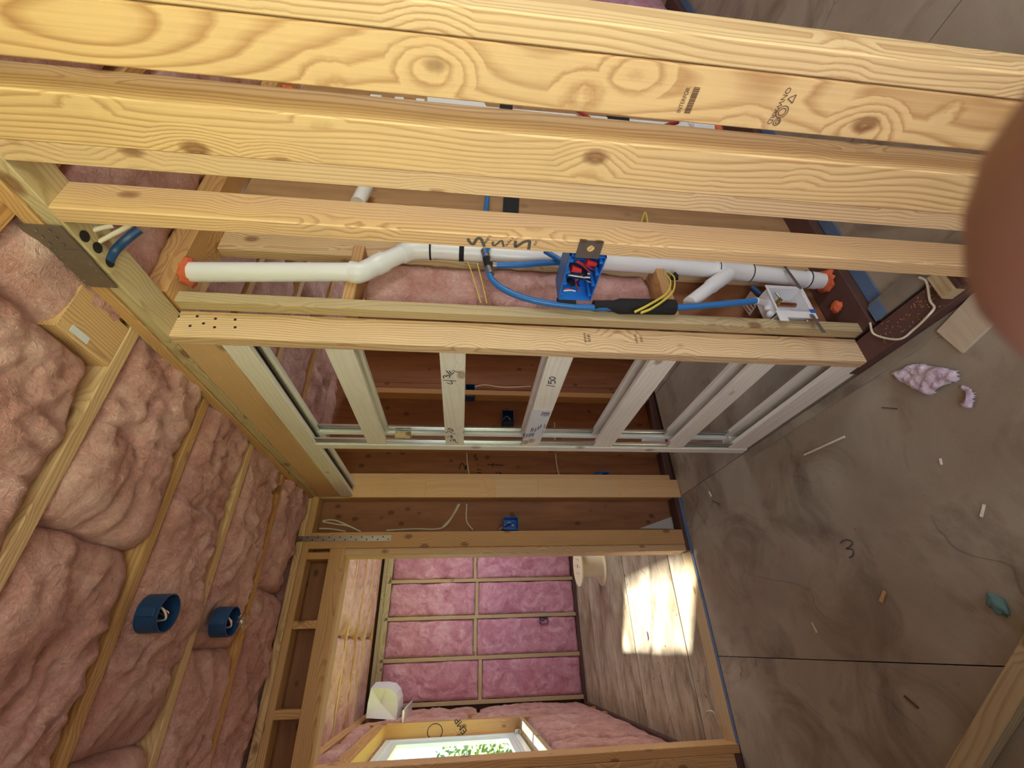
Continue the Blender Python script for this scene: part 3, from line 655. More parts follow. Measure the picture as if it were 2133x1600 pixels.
# ---- drain pipes
YQ = 1.062
def drain(label, pts, rad, par_loc, cat='pipe', name='drain_pipe'):
    return thing(name, label, cat, loc=par_loc)
d1 = thing('drain_pipe', 'white drain pipe with angled elbows standing in the bay behind the pocket frame', 'pipe', loc=onY(1705, 583, YQ))
R2 = 0.0302
top = onY(392, 567, YQ - .03); e0 = onY(738, 567, YQ - .03); e1 = onY(858, 522, YQ); base = onY(1712, 586, YQ); e1b = onY(910, 522.5, YQ)
low = Vector((e1b.x, YQ, e1b.z)); xb = base.x
tube('pipe', [Vector((top.x, top.y, ZS)), Vector((e0.x, e0.y, e0.z))], R2, 'pvc', d1, 24)
m1 = onY(762, 562, YQ - .02); m2 = onY(842, 527, YQ - .005)
tube('elbow', spline([Vector((e0.x, e0.y, e0.z + .012)), Vector((e0.x, e0.y, e0.z - .02)), onY(775, 557, YQ - .022), onY(800, 545, YQ - .015)], 6), [R2 * 1.16 if i in (0, 1, 2, 3, 4, 5, 14, 15, 16, 17, 18) else R2 * 1.08 for i in range(19)], 'pvc', d1, 24)
tube('pipe', [onY(790, 550, YQ - .018), onY(850, 523, YQ - .003)], R2, 'pvc', d1, 24)
tube('elbow', spline([onY(836, 529, YQ - .006), onY(858, 522, YQ), onY(885, 520, YQ), onY(902, 520.5, YQ)], 6), R2 * 1.13, 'pvc', d1, 24)
tube('pipe', [onY(895, 520.5, YQ), onY(1500, 563, YQ)], R2, 'pvc', d1, 24)
tube('wye_fitting', [onY(1488, 562, YQ), onY(1500, 563, YQ), onY(1502, 563, YQ), onY(1560, 568.5, YQ)], [R2 * 1.16, R2 * 1.16, R2 * 1.1, R2 * 1.12], 'pvc', d1, 24)
tube('pipe', [onY(1555, 568, YQ), base], R2, 'pvc', d1, 24)
tube('coupling', [onY(1678, 582, YQ), onY(1700, 585, YQ)], R2 * 1.09, 'pvc', d1, 24)
tube('branch_socket', [onY(1516, 572, YQ - .01), onY(1480, 597, YQ - .01)], R2 * .92, 'pvc', d1, 20)
tube('branch_pipe', [onY(1490, 590, YQ - .012), onY(1436, 632, YQ - .02)], R2 * .80, 'pvc', d1, 20)
for q, r in (((895, 899), (520.4, 520.6)), ((1491, 1493), (562, 562.2)), ((1560, 1562), (568.4, 568.6)), ((1679, 1681), (582, 582.2))):
    tube('pen_ring', [onY(q[0], r[0], YQ), onY(q[1], r[1], YQ)], R2 * 1.175, 'ink', d1, 24, cap=False)
tube('pipe_strap', [onY(957, 525, YQ), onY(967, 525.8, YQ)], R2 * 1.06, 'black', d1, 20)
def blob(name, c, r, mat, par=None, seed=1, sq=(1, 1, 1), sub=3, amp=0.35, freq=2.0):
    bm = bmesh.new(); bmesh.ops.create_icosphere(bm, subdivisions=sub, radius=1.0)
    for v in bm.verts:
        d = 1 + amp * noise.fractal(v.co * freq + Vector((seed * 5.1, seed, 0)), 1, 2, 4)
        v.co = Vector((v.co.x * sq[0], v.co.y * sq[1], v.co.z * sq[2])) * d * r + Vector(c)
    return mesh_obj(name, bm, mat, par, True)
blob('foam_collar', Vector((top.x, top.y, ZS - .006)), .04, 'orange', d1, 2, (1, 1, .35), amp=.5)
blob('foam_collar', Vector((base.x + .005, YQ, 0.046)), .042, 'orange', d1, 5, (1, 1, .3), amp=.5)
oc = onZ(1747, 640, 0.04)
tag(blob('foam_plug', (oc.x, max(oc.y, 1.03), 0.05), .022, 'orange', None, 9, (1, 1, .6), amp=.5), 'orange foam blob squeezed out on the dark bottom plate', 'foam')
d2 = thing('drain_pipe', 'white vent pipe with small couplings glimpsed behind the two heavy posts', 'pipe', loc=onY(1490, 268, 1.07))
tube('pipe', [onY(607, 199, 1.07) + Vector((0, 0, .06)), onY(1480, 274, 1.07)], .024, 'pvc', d2, 18)
for a, b in (((774, 213), (796, 215)), ((824, 218), (842, 219)), ((868, 221), (885, 223))): tube('coupling', [onY(*a, 1.066), onY(*b, 1.066)], .032, 'pvc', d2, 18)
tube('wye_fitting', [onY(1412, 266, 1.07), onY(1482, 273, 1.07)], .031, 'pvc', d2, 18)
tube('branch_pipe', [onY(1432, 267, 1.06), onY(1475, 240, 1.05)], .024, 'pvc', d2, 18)
tube('clamp_band', [onY(1262, 254, 1.07), onY(1307, 258, 1.07)], .027, 'black', d2, 18)
blob('foam_collar', onY(1494, 274, 1.06), .036, 'orange', d2, 8, (1, 1, .6), amp=.5)
blob('foam_collar', onY(601, 194, 1.06), .03, 'orange', d2, 4, (1, 1, .8), amp=.5)
vb = thing('vent_box', 'white angular vent box fixed high between the posts and the plumbing', 'box', loc=onY(950, 222, 0.975))
p = px([(890, 198), (1005, 208), (1017, 228), (1003, 246), (890, 236)], 'Y', 0.975)
bm = bmesh.new(); f1 = [bm.verts.new(v) for v in p]; f2 = [bm.verts.new(v + Vector((0, .05, 0))) for v in p]
bm.faces.new(f1); bm.faces.new(list(reversed(f2)))
for i in range(5): bm.faces.new((f1[i], f2[i], f2[(i + 1) % 5], f1[(i + 1) % 5]))
bmesh.ops.recalc_face_normals(bm, faces=bm.faces); mesh_obj('body', bm, 'white', vb)
tag(tube('pipe_wrap', [onY(1040, 232, 1.062), onY(1066, 236, 1.064)], .034, 'black', None, 16), 'black rubber sleeve round the vent pipe below the white box', 'sleeve')
for k, (pts, lab) in enumerate((([(1196, 225), (1225, 245), (1262, 266)], 'red water tube slanting towards the black clamp'), ([(1362, 272), (1385, 262), (1412, 255)], 'red water tube curving behind the drain branch'))):
    tag(tube('red_pipe', spline([onY(*q, 1.03) for q in pts], 5), .009, 'redpex', None, 10), lab, 'pipe')
tag(tube('grey_pipe_stub', [onY(766, 382, 1.04), onY(745, 424, 1.03)], .026, 'pvc', None, 18), 'short grey-white pipe stub lying against the tan plywood', 'pipe')
tag(tube('blue_pipe_stub', [onY(1017, 400, 1.05), onY(1011, 446, 1.05)], .010, 'pex', None, 12), 'blue water tube crossing the tan plywood beside the black strip', 'pipe')
p = px([(1049, 405), (1082, 408), (1080, 450), (1047, 447)], 'Y', 1.072)
bm = bmesh.new(); f1 = [bm.verts.new(v) for v in p]; f2 = [bm.verts.new(v + Vector((0, .004, 0))) for v in p]
bm.faces.new(f1); bm.faces.new(list(reversed(f2)))
for i in range(4): bm.faces.new((f1[i], f2[i], f2[(i + 1) % 4], f1[(i + 1) % 4]))
bmesh.ops.recalc_face_normals(bm, faces=bm.faces)
tag(mesh_obj('felt_strip', bm, 'black'), 'black felt strip stapled flat on the tan plywood', 'strip')
# ---- blue water pipe run
YW = 1.02
wpz = thing('water_pipe', 'blue water tube run with black tee curving down to the washing machine box', 'pipe', loc=onY(1018, 552, YW))
tee = onY(1015, 549, YW)
tube('tube', spline([onY(1020, 500, YW - .004), onY(1012, 524, YW - .003), onY(1013, 537, YW - .002)], 5), .011, 'pex', wpz)
tube('tube', spline([onY(1026, 552.5, YW), onY(1080, 552, YW), onY(1130, 548, YW), onY(1185, 546, YW - .002)], 5), .0105, 'pex', wpz)
curve = [onY(1016, 562, YW), onY(1026, 584, YW), onY(1050, 603, YW), onY(1090, 620, YW), onY(1150, 633, YW), onY(1240, 641, YW), onY(1400, 641, YW), onY(1500, 634, YW - .02), onY(1575, 626.5, YW - .035)]
tube('tube', spline(curve, 8), .0105, 'pex', wpz)
tube('tube', [onY(1135, 523, YW - .02), onY(1172, 545, YW - .02)], .009, 'pex', wpz)
for a, b in (((1009, 522), (1014, 538)), ((1026, 552.5), (1034, 553)), ((1017, 558), (1022, 572))): tube('crimp_ring', [onY(*a, YW), onY(*b, YW)], .0135, 'steel_dull', wpz)
tube('tee_fitting', [onY(1012, 538, YW), onY(1018, 562, YW)], .0115, 'black', wpz)
tube('tee_fitting', [onY(1015, 550, YW), onY(1030, 552, YW)], .0105, 'black', wpz)
fm = thing('pipe_insulation', 'black foam sleeve wrapped round the blue water tube', 'pipe sleeve', loc=onY(1400, 641, YW))
tube('sleeve', spline([onY(1236, 637, YW), onY(1262, 637, YW), onY(1290, 638, YW), onY(1404, 640, YW)], 4), [.018] * 5 + [.019] * 3 + [.026] * 5, 'black', fm, 18)
tag(tube('pipe_insulation', [onY(1160, 629, YW), onY(1198, 633, YW)], .016, 'black', None, 16), 'short black foam collar under the blue gang box', 'pipe sleeve')
# ---- washing machine outlet box
YO = 1.022
tl, tr, br, bl = [onY(*q, YO) for q in ((1599, 599), (1667, 601), (1692, 650), (1621, 651))]
x0, x1 = (bl.x + br.x) / 2, (tl.x + tr.x) / 2; zt_, zb_ = (tl.z + bl.z) / 2, (tr.z + br.z) / 2
ob = thing('outlet_box', 'white washing machine outlet box with copper valve fixed beside the king stud', 'outlet box', loc=((x0 + x1) / 2, YO, zb_))
bm = bmesh.new(); t_ = .003; dp = .075
bm_box(bm, (x0, x1), (YO + dp - t_, YO + dp), (zb_, zt_)); bm_box(bm, (x0, x0 + t_), (YO, YO + dp), (zb_, zt_)); bm_box(bm, (x1 - t_, x1), (YO, YO + dp), (zb_, zt_))
bm_box(bm, (x0, x1), (YO, YO + dp), (zb_, zb_ + t_)); bm_box(bm, (x0, x1), (YO, YO + dp), (zt_ - t_, zt_))
bmesh.ops.recalc_face_normals(bm, faces=bm.faces); mesh_obj('box', bm, 'white', ob)
frame_y = (YO - .004, YO)
bm = bmesh.new()
bm_box(bm, (x0 - .006, x1 + .006), frame_y, (zt_, zt_ + .006)); bm_box(bm, (x1, x1 + .006), frame_y, (zb_, zt_)); bm_box(bm, (x0 - .006, x1 + .006), frame_y, (zb_ - .006, zb_))
bmesh.ops.recalc_face_normals(bm, faces=bm.faces); mesh_obj('rim', bm, 'white', ob)
bm = bmesh.new(); bm_box(bm, (x0 - .028, x0), (YO - .005, YO - .002), (zb_ - .004, zt_ + .012)); bm_box(bm, (x0 - .045, x0 - .028), (YO - .005, YO - .002), (zt_ - .02, zt_ + .012))
bmesh.ops.recalc_face_normals(bm, faces=bm.faces); mesh_obj('mounting_flange', bm, 'white', ob)
for q in ((1610, 664), (1682, 668)): tube('screw', [onY(*q, YO - .006), onY(*q, YO - .002)], .003, 'steel_dull', ob, 10)
box('colour_tab', (x0 - .004, x0 + .012), (YO - .007, YO - .004), (zb_ - .006, zb_ + .014), 'blue', ob, .001)
xm = (x0 + x1) / 2
tube('valve_body', [Vector((xm + .005, YO + .03, zb_ + .02)), Vector((xm + .005, YO + .03, zt_ - .03))], .0085, 'copper', ob, 16)
tube('valve_stem', [Vector((xm + .005, YO + .03, zt_ - .036)), Vector((xm + .005, YO + .005, zt_ - .036))], .0075, 'brass', ob, 12)
tube('valve_nut', [Vector((xm + .005, YO + .03, zt_ - .044)), Vector((xm + .005, YO + .03, zt_ - .028))], .012, 'brass', ob, 6)
tube('valve_lever', [Vector((xm + .012, YO + .004, zt_ - .036)), Vector((xm + .034, YO + .004, zt_ - .03))], .004, 'steel', ob, 8)
tube('inlet_nipple', [onY(1574, 626.5, YW - .035), Vector((xm + .005, YO + .03, zt_ + .001))], .012, 'white', ob, 12)
for k in range(2): blob('knockout_cap', (x0 + .014 + k * .03, YO + .03, zt_ + .008), .011, 'white', ob, k, amp=.02)
c = onY(1575, 625, 1.09)
tg = thing('hanging_tag', 'brown printed tag leaning behind the white outlet box', 'tag', loc=c)
p = px([(1566, 603), (1588, 618), (1562, 658), (1545, 633)], 'Y', 1.10)
bm = bmesh.new(); f1 = [bm.verts.new(v) for v in p]; f2 = [bm.verts.new(v + Vector((0, .002, 0))) for v in p]
bm.faces.new(f1); bm.faces.new(list(reversed(f2)))
for i in range(4): bm.faces.new((f1[i], f2[i], f2[(i + 1) % 4], f1[(i + 1) % 4]))
bmesh.ops.recalc_face_normals(bm, faces=bm.faces); mesh_obj('card', bm, 'card', tg)
ribbon('print', [px(s, 'Y', 1.0985) for s in ([(1551, 637), (1561, 650)], [(1557, 633), (1567, 645)], [(1563, 630), (1571, 640)])], 'ink', (0, -1, 0), .004, tg)
tube('strap', [onY(1566, 598, 1.09), onY(1586, 616, 1.09)], .010, 'blue_dark', tg, 10)
st = thing('metal_strap', 'perforated steel hanger strap slung past the outlet box', 'strap', loc=onY(1700, 690, 1.0))
def strap(name, a, b, n, wd, par, mat='steel_dull', holes=0):
    d = (b - a).normalized(); s = d.cross(Vector(n)).normalized() * wd / 2; th = Vector(n).normalized() * .0015
    bm = bmesh.new(); q = [a + s, b + s, b - s, a - s]
    f1 = [bm.verts.new(v + th) for v in q]; f2 = [bm.verts.new(v) for v in q]
    bm.faces.new(f1); bm.faces.new(list(reversed(f2)))
    for i in range(4): bm.faces.new((f1[i], f2[i], f2[(i + 1) % 4], f1[(i + 1) % 4]))
    bmesh.ops.recalc_face_normals(bm, faces=bm.faces); o = mesh_obj(name, bm, mat, par)
    if holes:
        bm = bmesh.new()
        for k in range(holes):
            c = a.lerp(b, (k + .5) / holes) + th * 1.3 + s * (0.45 if k % 2 else -0.45) * (1 if wd > .02 else 0)
            z = Vector(n).to_track_quat('Z', 'Y').to_matrix().to_4x4()
            bmesh.ops.create_cone(bm, cap_ends=True, segments=10, radius1=wd * .12, radius2=wd * .12, depth=.0006, matrix=Matrix.Translation(c) @ z)
        mesh_obj('nail_holes', bm, 'ink', par)['kind'] = 'stuff'
    return o
strap('strap', onY(1634, 555, 1.02), onY(1668, 602, 1.012), (0, -1, 0), .012, st, holes=9)
strap('strap', onY(1690, 655, 1.012), onY(1716, 693, 1.0), (0, -1, 0), .014, st)
# ---- blue gang box on the single stud
XJ = A0 + .004
gtl, gtr, gbr, gbl = [onX(*q, XJ) for q in ((1187, 532), (1261, 536), (1233, 628), (1163, 623))]
gy0, gy1 = (gtl.y + gtr.y) / 2, (gbr.y + gbl.y) / 2; gz1, gz0 = (gtl.z + gbl.z) / 2, (gtr.z + gbr.z) / 2
gb = thing('gang_box', 'large blue electrical gang box full of red and black wires on the single stud', 'electrical box', loc=(XJ, gy0, gz0))
bm = bmesh.new(); t_ = .003; dp = .075
bm_box(bm, (XJ + dp - t_, XJ + dp), (gy0, gy1), (gz0, gz1)); bm_box(bm, (XJ, XJ + dp), (gy0, gy0 + t_), (gz0, gz1)); bm_box(bm, (XJ, XJ + dp), (gy1 - t_, gy1), (gz0, gz1))
bm_box(bm, (XJ, XJ + dp), (gy0, gy1), (gz0, gz0 + t_)); bm_box(bm, (XJ, XJ + dp), (gy0, gy1), (gz1 - t_, gz1))
bmesh.ops.recalc_face_normals(bm, faces=bm.faces); mesh_obj('shell', bm, 'blue', gb)
for z in (gz0 + .008, gz1 - .008):
    for k in range(4):
        y = gy0 + (gy1 - gy0) * (k + .5) / 4
        tube('screw_boss', [Vector((XJ + .002, y, z)), Vector((XJ + .052, y, z))], .005, 'blue', gb, 10)
for y in ((gy0 + .05), (gy0 + .1), (gy0 + .15)): box('rib', (XJ + .045, XJ + dp - .003), (y, y + .002), (gz0 + .003, gz1 - .003), 'blue', gb)
random.seed(11)
S4 = dict(plane='X', ox=940, oy=460, sc=0.18754)
def wires(lst, mat):
    for w_ in lst: tube('wire', spline(px(w_, v=XJ + .03 + random.random() * .012, **S4), 5), .0022, mat, gb, 6)
wires([[(1380, 450), (1450, 490), (1550, 575)], [(1400, 440), (1500, 500), (1590, 545)], [(1240, 790), (1330, 815), (1480, 822)], [(1380, 650), (1400, 740), (1460, 800)], [(1250, 765), (1310, 755), (1400, 790)]], 'wire_red')
wires([[(1290, 580), (1420, 600), (1570, 615)], [(1300, 590), (1420, 640), (1590, 670)], [(1330, 470), (1440, 520), (1540, 560)], [(1320, 640), (1310, 690), (1330, 720)], [(1240, 800), (1340, 800), (1490, 810)], [(1430, 640), (1400, 690), (1420, 720)], [(1560, 480), (1600, 500), (1620, 460)]], 'wire_black')
wires([[(1300, 600), (1420, 620), (1590, 635)], [(1450, 520), (1470, 570), (1490, 590)], [(1400, 660), (1450, 640), (1560, 690)], [(1240, 780), (1320, 770), (1380, 780)], [(1500, 580), (1560, 600), (1600, 640)]], 'wire_white')
for q in ((1380, 530), (1550, 460)):
    c = px([q], v=XJ + .025, **S4)[0]
    tube('wire_nut', [c + Vector((0, 0, .012)), c + Vector((0, .006, -.016))], [.010, .006], 'redcap', gb, 10)
for q in ((1600, 500), (1330, 680), (1460, 570)):
    c = px([q], v=XJ + .03, **S4)[0]; tube('wire_connector', [c + Vector((0, -.008, .008)), c + Vector((0, .008, -.008))], .008, 'wire_black', gb, 8)
b1, b2, b3, b4 = [onX(*q, A0) for q in ((1207, 499), (1256, 501), (1250, 534), (1199, 532))]
box('mounting_bracket', (A0 - .003, A0 - .0008), (b1.y, b4.y + .004), ((b2.z + b3.z) / 2, (b1.z + b4.z) / 2), 'steel_dull', gb)
for z in (b1.z - .008, b2.z + .010): box('bracket_tab', (A0 - .006, A0 - .003), (b1.y - .004, b1.y + .004), (z - .008, z + .008), 'steel', gb)
cc = onX(1230, 516, A0); tube('bracket_hole', [Vector((A0 - .0031, cc.y, cc.z)), Vector((A0 - .0036, cc.y, cc.z))], .009, 'stud', gb, 16)
# ---- cables in the plumbing bay
for k, (pts, lab) in enumerate((
    ([(1392, 566), (1405, 580), (1400, 610), (1362, 640), (1335, 652)], 'yellow cable looped over the black foam sleeve, outer strand'),
    ([(1386, 570), (1397, 588), (1388, 612), (1350, 636), (1322, 650)], 'yellow cable looped over the black foam sleeve, inner strand'),
    ([(974, 545), (985, 575), (1002, 632)], 'dull yellow cable dropping past the blue tee'),
    ([(994, 548), (1005, 590), (1014, 632)], 'dull yellow cable beside the blue tee, thinner strand'))):
    tag(tube('yellow_cable', spline([onY(*q, 0.985 if k < 2 else 1.07) for q in pts], 6), .0042 if k < 2 else .003, 'yellow', None, 8, flat=.6), lab, 'cable')
tag(tube('yellow_cable', spline([onY(1334, 470, 1.06), onY(1344, 442, 1.06), onY(1350, 470, 1.06)], 6), .003, 'yellow', None, 8), 'yellow cable loop peeking above the single stud', 'cable')
tag(blob('black_clamp', onY(1405, 577, 1.04), .014, 'black', None, 3, amp=.4), 'black plastic clamp under the drain pipe near the yellow cables', 'clamp')
# ---- cables and plates at the top plate
tp = thing('romex_cables', 'two white cables entering holes bored in the top plate', 'cable', loc=onX(180, 490, A0 + .03))
for pts in ([(172, 488), (200, 478), (235, 470)], [(198, 508), (228, 492), (262, 474), (275, 466)]):
    tube('cable', spline([onX(*q, A0 + .035 + .06 * i / 3) for i, q in enumerate(pts)], 5), .0055, 'cable', tp, 8)
for q in ((176, 492), (203, 516), (229, 546)):
    c = onZ(*q, ZS - .0005); tube('bored_hole', [c, c - Vector((0, 0, .001))], .013, 'ink', tp, 14)
tag(tube('blue_cable', spline([onZ(226, 544, ZS - .002), onX(240, 522, A0 + .05), onX(262, 500, A0 + .07), onX(290, 478, A0 + .1)], 5), .010, 'blue_dark', None, 10, flat=.5), 'flat dark blue cable bundle pushed into the top plate', 'cable')
npl = thing('nail_plate', 'pair of dark steel nail plates lapped across the top plate joint', 'plate', loc=(A0 - .008, 0.78, ZT - .03))
box('plate', (A0 - .010, A0 - .0075), (0.690, 0.790), (2.292, ZT + .012), 'nailplate', npl)
box('plate', (A0 - .0125, A0 - .0102), (0.755, 0.872), (2.292, ZT - .006), 'nailplate', npl)
bm = bmesh.new()
for q in [(0.70 + .018 * k, z) for k in range(5) for z in (2.345, 2.318)] + [(0.775 + .018 * k, z) for k in range(6) for z in (2.35, 2.30)]:
    bm_box(bm, (A0 - .0135, A0 - .0105), (q[0], q[0] + .006), (q[1], q[1] + .002))
bmesh.ops.recalc_face_normals(bm, faces=bm.faces); mesh_obj('punched_teeth', bm, 'steel', npl)['kind'] = 'stuff'
# ---- strap tie, boxes and cables on the far wall
tie = thing('strap_tie', 'galvanized strap tie nailed vertically on the stud left of the doorway header corner', 'strap', loc=(0.55, YF0, 2.1))
a, b = onY(612, 1117, YF0 - .001), onY(815, 1118.5, YF0 - .001)
strap('strap', Vector((.556, YF0 - .001, a.z)), Vector((.556, YF0 - .001, b.z)), (0, -1, 0), .032, tie, 'steel', 18)
def switch_box(label, q0, q1, yv, cab=None, mat='blue_dark', group=None):
    a, b = onY(*q0, yv), onY(*q1, yv); xx = sorted((a.x, b.x)); zz = sorted((a.z, b.z))
    t = thing('switch_box', label, 'electrical box', group, loc=((xx[0] + xx[1]) / 2, yv, zz[0]))
    bm = bmesh.new(); k = .003; d = .07
    bm_box(bm, xx, (yv + d - k, yv + d), zz); bm_box(bm, (xx[0], xx[0] + k), (yv, yv + d), zz); bm_box(bm, (xx[1] - k, xx[1]), (yv, yv + d), zz)
    bm_box(bm, xx, (yv, yv + d), (zz[0], zz[0] + k)); bm_box(bm, xx, (yv, yv + d), (zz[1] - k, zz[1]))
    bmesh.ops.recalc_face_normals(bm, faces=bm.faces); mesh_obj('shell', bm, mat, t)
    mx = (xx[0] + xx[1]) / 2; mz = (zz[0] + zz[1]) / 2
    tube('wire', spline([Vector((mx, yv + .06, zz[1] - .01)), Vector((mx + .01, yv + .02, mz + .01)), Vector((mx - .01, yv + .03, mz - .02)), Vector((mx, yv + .06, mz - .01))], 5), .003, 'wire_white', t, 6)
    tube('wire', spline([Vector((mx - .01, yv + .06, zz[1] - .01)), Vector((mx, yv + .015, mz)), Vector((mx + .012, yv + .03, mz - .02))], 5), .003, 'wire_black', t, 6)
    return t
switch_box('blue switch box nailed to the stud beside the doorway', (1049, 1077), (1080, 1103), YF0 + .004, mat='blue')
switch_box('dark blue outlet box high on the closet stud with a yellow cable', (970, 800), (989, 826), YF0 + .034)
switch_box('dark blue double outlet box low on the closet plywood', (1046, 854), (1071, 881), YF0 + .034)
switch_box('bright blue box half hidden behind the closet stud', (1241, 983), (1270, 992), YF0 + .05, mat='blue')
for k, (pts, m_, lab) in enumerate((
    ([(672, 1085), (690, 1083), (710, 1088), (750, 1107)], 'cable', 'white cable sagging from the top of the plywood bay'),
    ([(672, 1087), (700, 1092), (725, 1096), (752, 1108)], 'cable', 'white cable hanging lower in the plywood bay'),
    ([(665, 1101), (690, 1102), (720, 1107)], 'cable', 'short white cable end at the top plate corner'),
    ([(958, 1050), (945, 1072), (920, 1100), (860, 1102), (805, 1105)], 'cable', 'white cable bent along the stud edge towards the strap tie'),
    ([(955, 1050), (940, 1078), (922, 1098)], 'cable', 'white cable strand dropping across the plywood bay'),
    ([(972, 1050), (972, 1085), (985, 1104)], 'cable', 'white cable hooked near the blue switch box'),
    ([(1040, 1104), (1048, 1098), (1055, 1092)], 'cable', 'short white cable tail entering the blue switch box'))):
    tag(tube('white_cable', spline([onY(*q, YF1 + .02) for q in pts], 6), .0045, m_, None, 6), lab, 'cable')
tag(tube('yellow_cable', spline([onY(988, 806, YF1 + .02), onY(1010, 802, YF1 + .02), onY(1050, 807, YF1 + .02), onY(1106, 805, YF1 + .02)], 6), .004, 'cable', None, 6), 'thin cable strung across the closet plywood from the outlet box', 'cable')
for pts, lab in (([(972, 925), (973, 960), (977, 988)], 'thin cable hanging down the closet plywood beside the handwriting'), ([(1155, 880), (1157, 945), (1163, 985), (1168, 990)], 'thin cable hanging lower on the closet plywood')):
    tag(tube('white_cable', spline([onY(*q, YF1 + .02) for q in pts], 6), .004, 'cable', None, 6), lab, 'cable')
S5 = dict(plane='Y', v=YF1 + .030, ox=900, oy=720, sc=0.2125)
ribbon('handwriting', [px(p, **S5) for p in ([(268, 1220), (280, 1165), (305, 1160), (330, 1215), (335, 1170), (320, 1220)], [(405, 1080), (430, 1085), (425, 1062)], [(415, 1115), (455, 1125)], [(410, 1095), (450, 1105)],
       [(440, 1160), (455, 1165)], [(440, 1215), (480, 1220)], [(440, 1245), (480, 1248)], [(545, 1165), (700, 1175)], [(600, 1150), (590, 1190)], [(625, 1240), (650, 1265), (680, 1255), (650, 1240)])], 'ink', (0, -1, 0), .006, wf)
switch_box('small dark box set in the pink batts of the bedroom back wall', (1124, 1285), (1141, 1299), YB - .035)
ct = onZ(1393, 922, 0); ct.y = min(ct.y, 2.60)
ca = thing('caulk_bottle', 'white bottle with a red band standing on the closet floor', 'bottle', loc=(ct.x, ct.y, 0))
tube('bottle_body', [Vector((ct.x, ct.y, .001)), Vector((ct.x, ct.y, .17)), Vector((ct.x, ct.y, .185)), Vector((ct.x, ct.y, .205))], [.028, .028, .014, .011], 'white', ca, 18)
tube('red_band', [Vector((ct.x, ct.y, .03)), Vector((ct.x, ct.y, .05))], .0285, 'redcap', ca, 18)
p = px([(1332, 1101), (1400, 1076), (1404, 1102)], 'Y', YF1 + .022)
bm = bmesh.new(); f1 = [bm.verts.new(v) for v in p]; f2 = [bm.verts.new(v + Vector((0, .004, 0))) for v in p]
bm.faces.new(f1); bm.faces.new(list(reversed(f2)))
for i in range(3): bm.faces.new((f1[i], f2[i], f2[(i + 1) % 3], f1[(i + 1) % 3]))
bmesh.ops.recalc_face_normals(bm, faces=bm.faces)
tag(mesh_obj('board_offcut', bm, 'stone'), 'pale grey sheet offcut at the foot of the plywood bay', 'offcut')
# ---- round ceiling boxes
def ceiling_box(label, c, film):
    t = thing('ceiling_box', label, 'electrical box', loc=c)
    c = Vector(c); r = .052; h = .062
    bm = bmesh.new(); n = 28
    rings = [[bm.verts.new(c + Vector((rr * math.cos(6.28319 * k / n), rr * math.sin(6.28319 * k / n), z))) for k in range(n)] for rr, z in ((r, h), (r, 0), (r - .003, 0), (r - .003, h - .003))]
    for a, b in zip(rings, rings[1:]):
        for k in range(n): bm.faces.new((a[k], a[(k + 1) % n], b[(k + 1) % n], b[k]))
    bm.faces.new(rings[0]); bm.faces.new(rings[-1])
    bmesh.ops.recalc_face_normals(bm, faces=bm.faces); o = mesh_obj('shell', bm, 'blue_dark', t, True); o.data.set_sharp_from_angle(angle=.7)
    box('nail_bracket', (c.x - .012, c.x + .012), (c.y - r - .010, c.y - r + .003), (c.z + .006, c.z + .056), 'blue_dark', t, .002)
    tube('wire', spline([c + Vector((.02, -.01, .05)), c + Vector((.01, -.02, .01)), c + Vector((-.015, 0, .004)), c + Vector((-.02, .015, .04))], 6), .003, 'wire_white', t, 6)
    tube('wire', spline([c + Vector((-.02, .01, .05)), c + Vector((0, .02, .012)), c + Vector((.02, .005, .045))], 6), .003, 'copper', t, 6)
    tube('wire', spline([c + Vector((.01, .02, .05)), c + Vector((-.01, .0, .008)), c + Vector((.015, -.02, .045))], 6), .003, 'wire_black', t, 6)
    if film: blob('plastic_film', c + Vector((-.0, .045, -.012)), .022, 'film', t, 4, (1.2, .9, .8), amp=.6, freq=3)
    return t
c1 = onZ(352, 1277, 2.283); c2 = onZ(486, 1295, 2.288)
ceiling_box('round blue ceiling box with its rim facing down in the pink batts', (c1.x, c1.y, 2.283), False)
ceiling_box('smaller-looking round blue ceiling box with a scrap of clear plastic hanging out', (c2.x, c2.y, 2.288), True)
# ---- cable reel
cr = onY(1203, 1180, 4.55)
rl = thing('cable_reel', 'empty cream cable reel standing on end by the pink back wall', 'reel', loc=(cr.x, 4.55, 0))
def disc(name, z, r, th, hole, par, mat='reel', extra=()):
    bm = bmesh.new(); n = 40; c = Vector((cr.x, 4.55, 0))
    R_ = [[bm.verts.new(c + Vector((rr * math.cos(6.28319 * k / n), rr * math.sin(6.28319 * k / n), zz))) for k in range(n)] for rr, zz in ((hole, z), (r, z), (r, z + th), (hole, z + th))]
    for a, b in zip(R_, R_[1:] + R_[:1]):
        for k in range(n): bm.faces.new((a[k], a[(k + 1) % n], b[(k + 1) % n], b[k]))
    bmesh.ops.recalc_face_normals(bm, faces=bm.faces); o = mesh_obj(name, bm, mat, par, True); o.data.set_sharp_from_angle(angle=.7); return o
RZ = max(.16, cr.z)
disc('flange', 0.001, .185, .012, .022, rl); disc('flange', RZ - .012, .185, .012, .022, rl)
disc('drum', .013, .105, RZ - .025, .10, rl)
for k in range(6):
    a_ = k * 1.047 + .3; c = Vector((cr.x + .075 * math.cos(a_), 4.55 + .075 * math.sin(a_), RZ))
    tube('bolt_head', [c, c + Vector((0, 0, .002))], .006, 'ink', rl, 8)
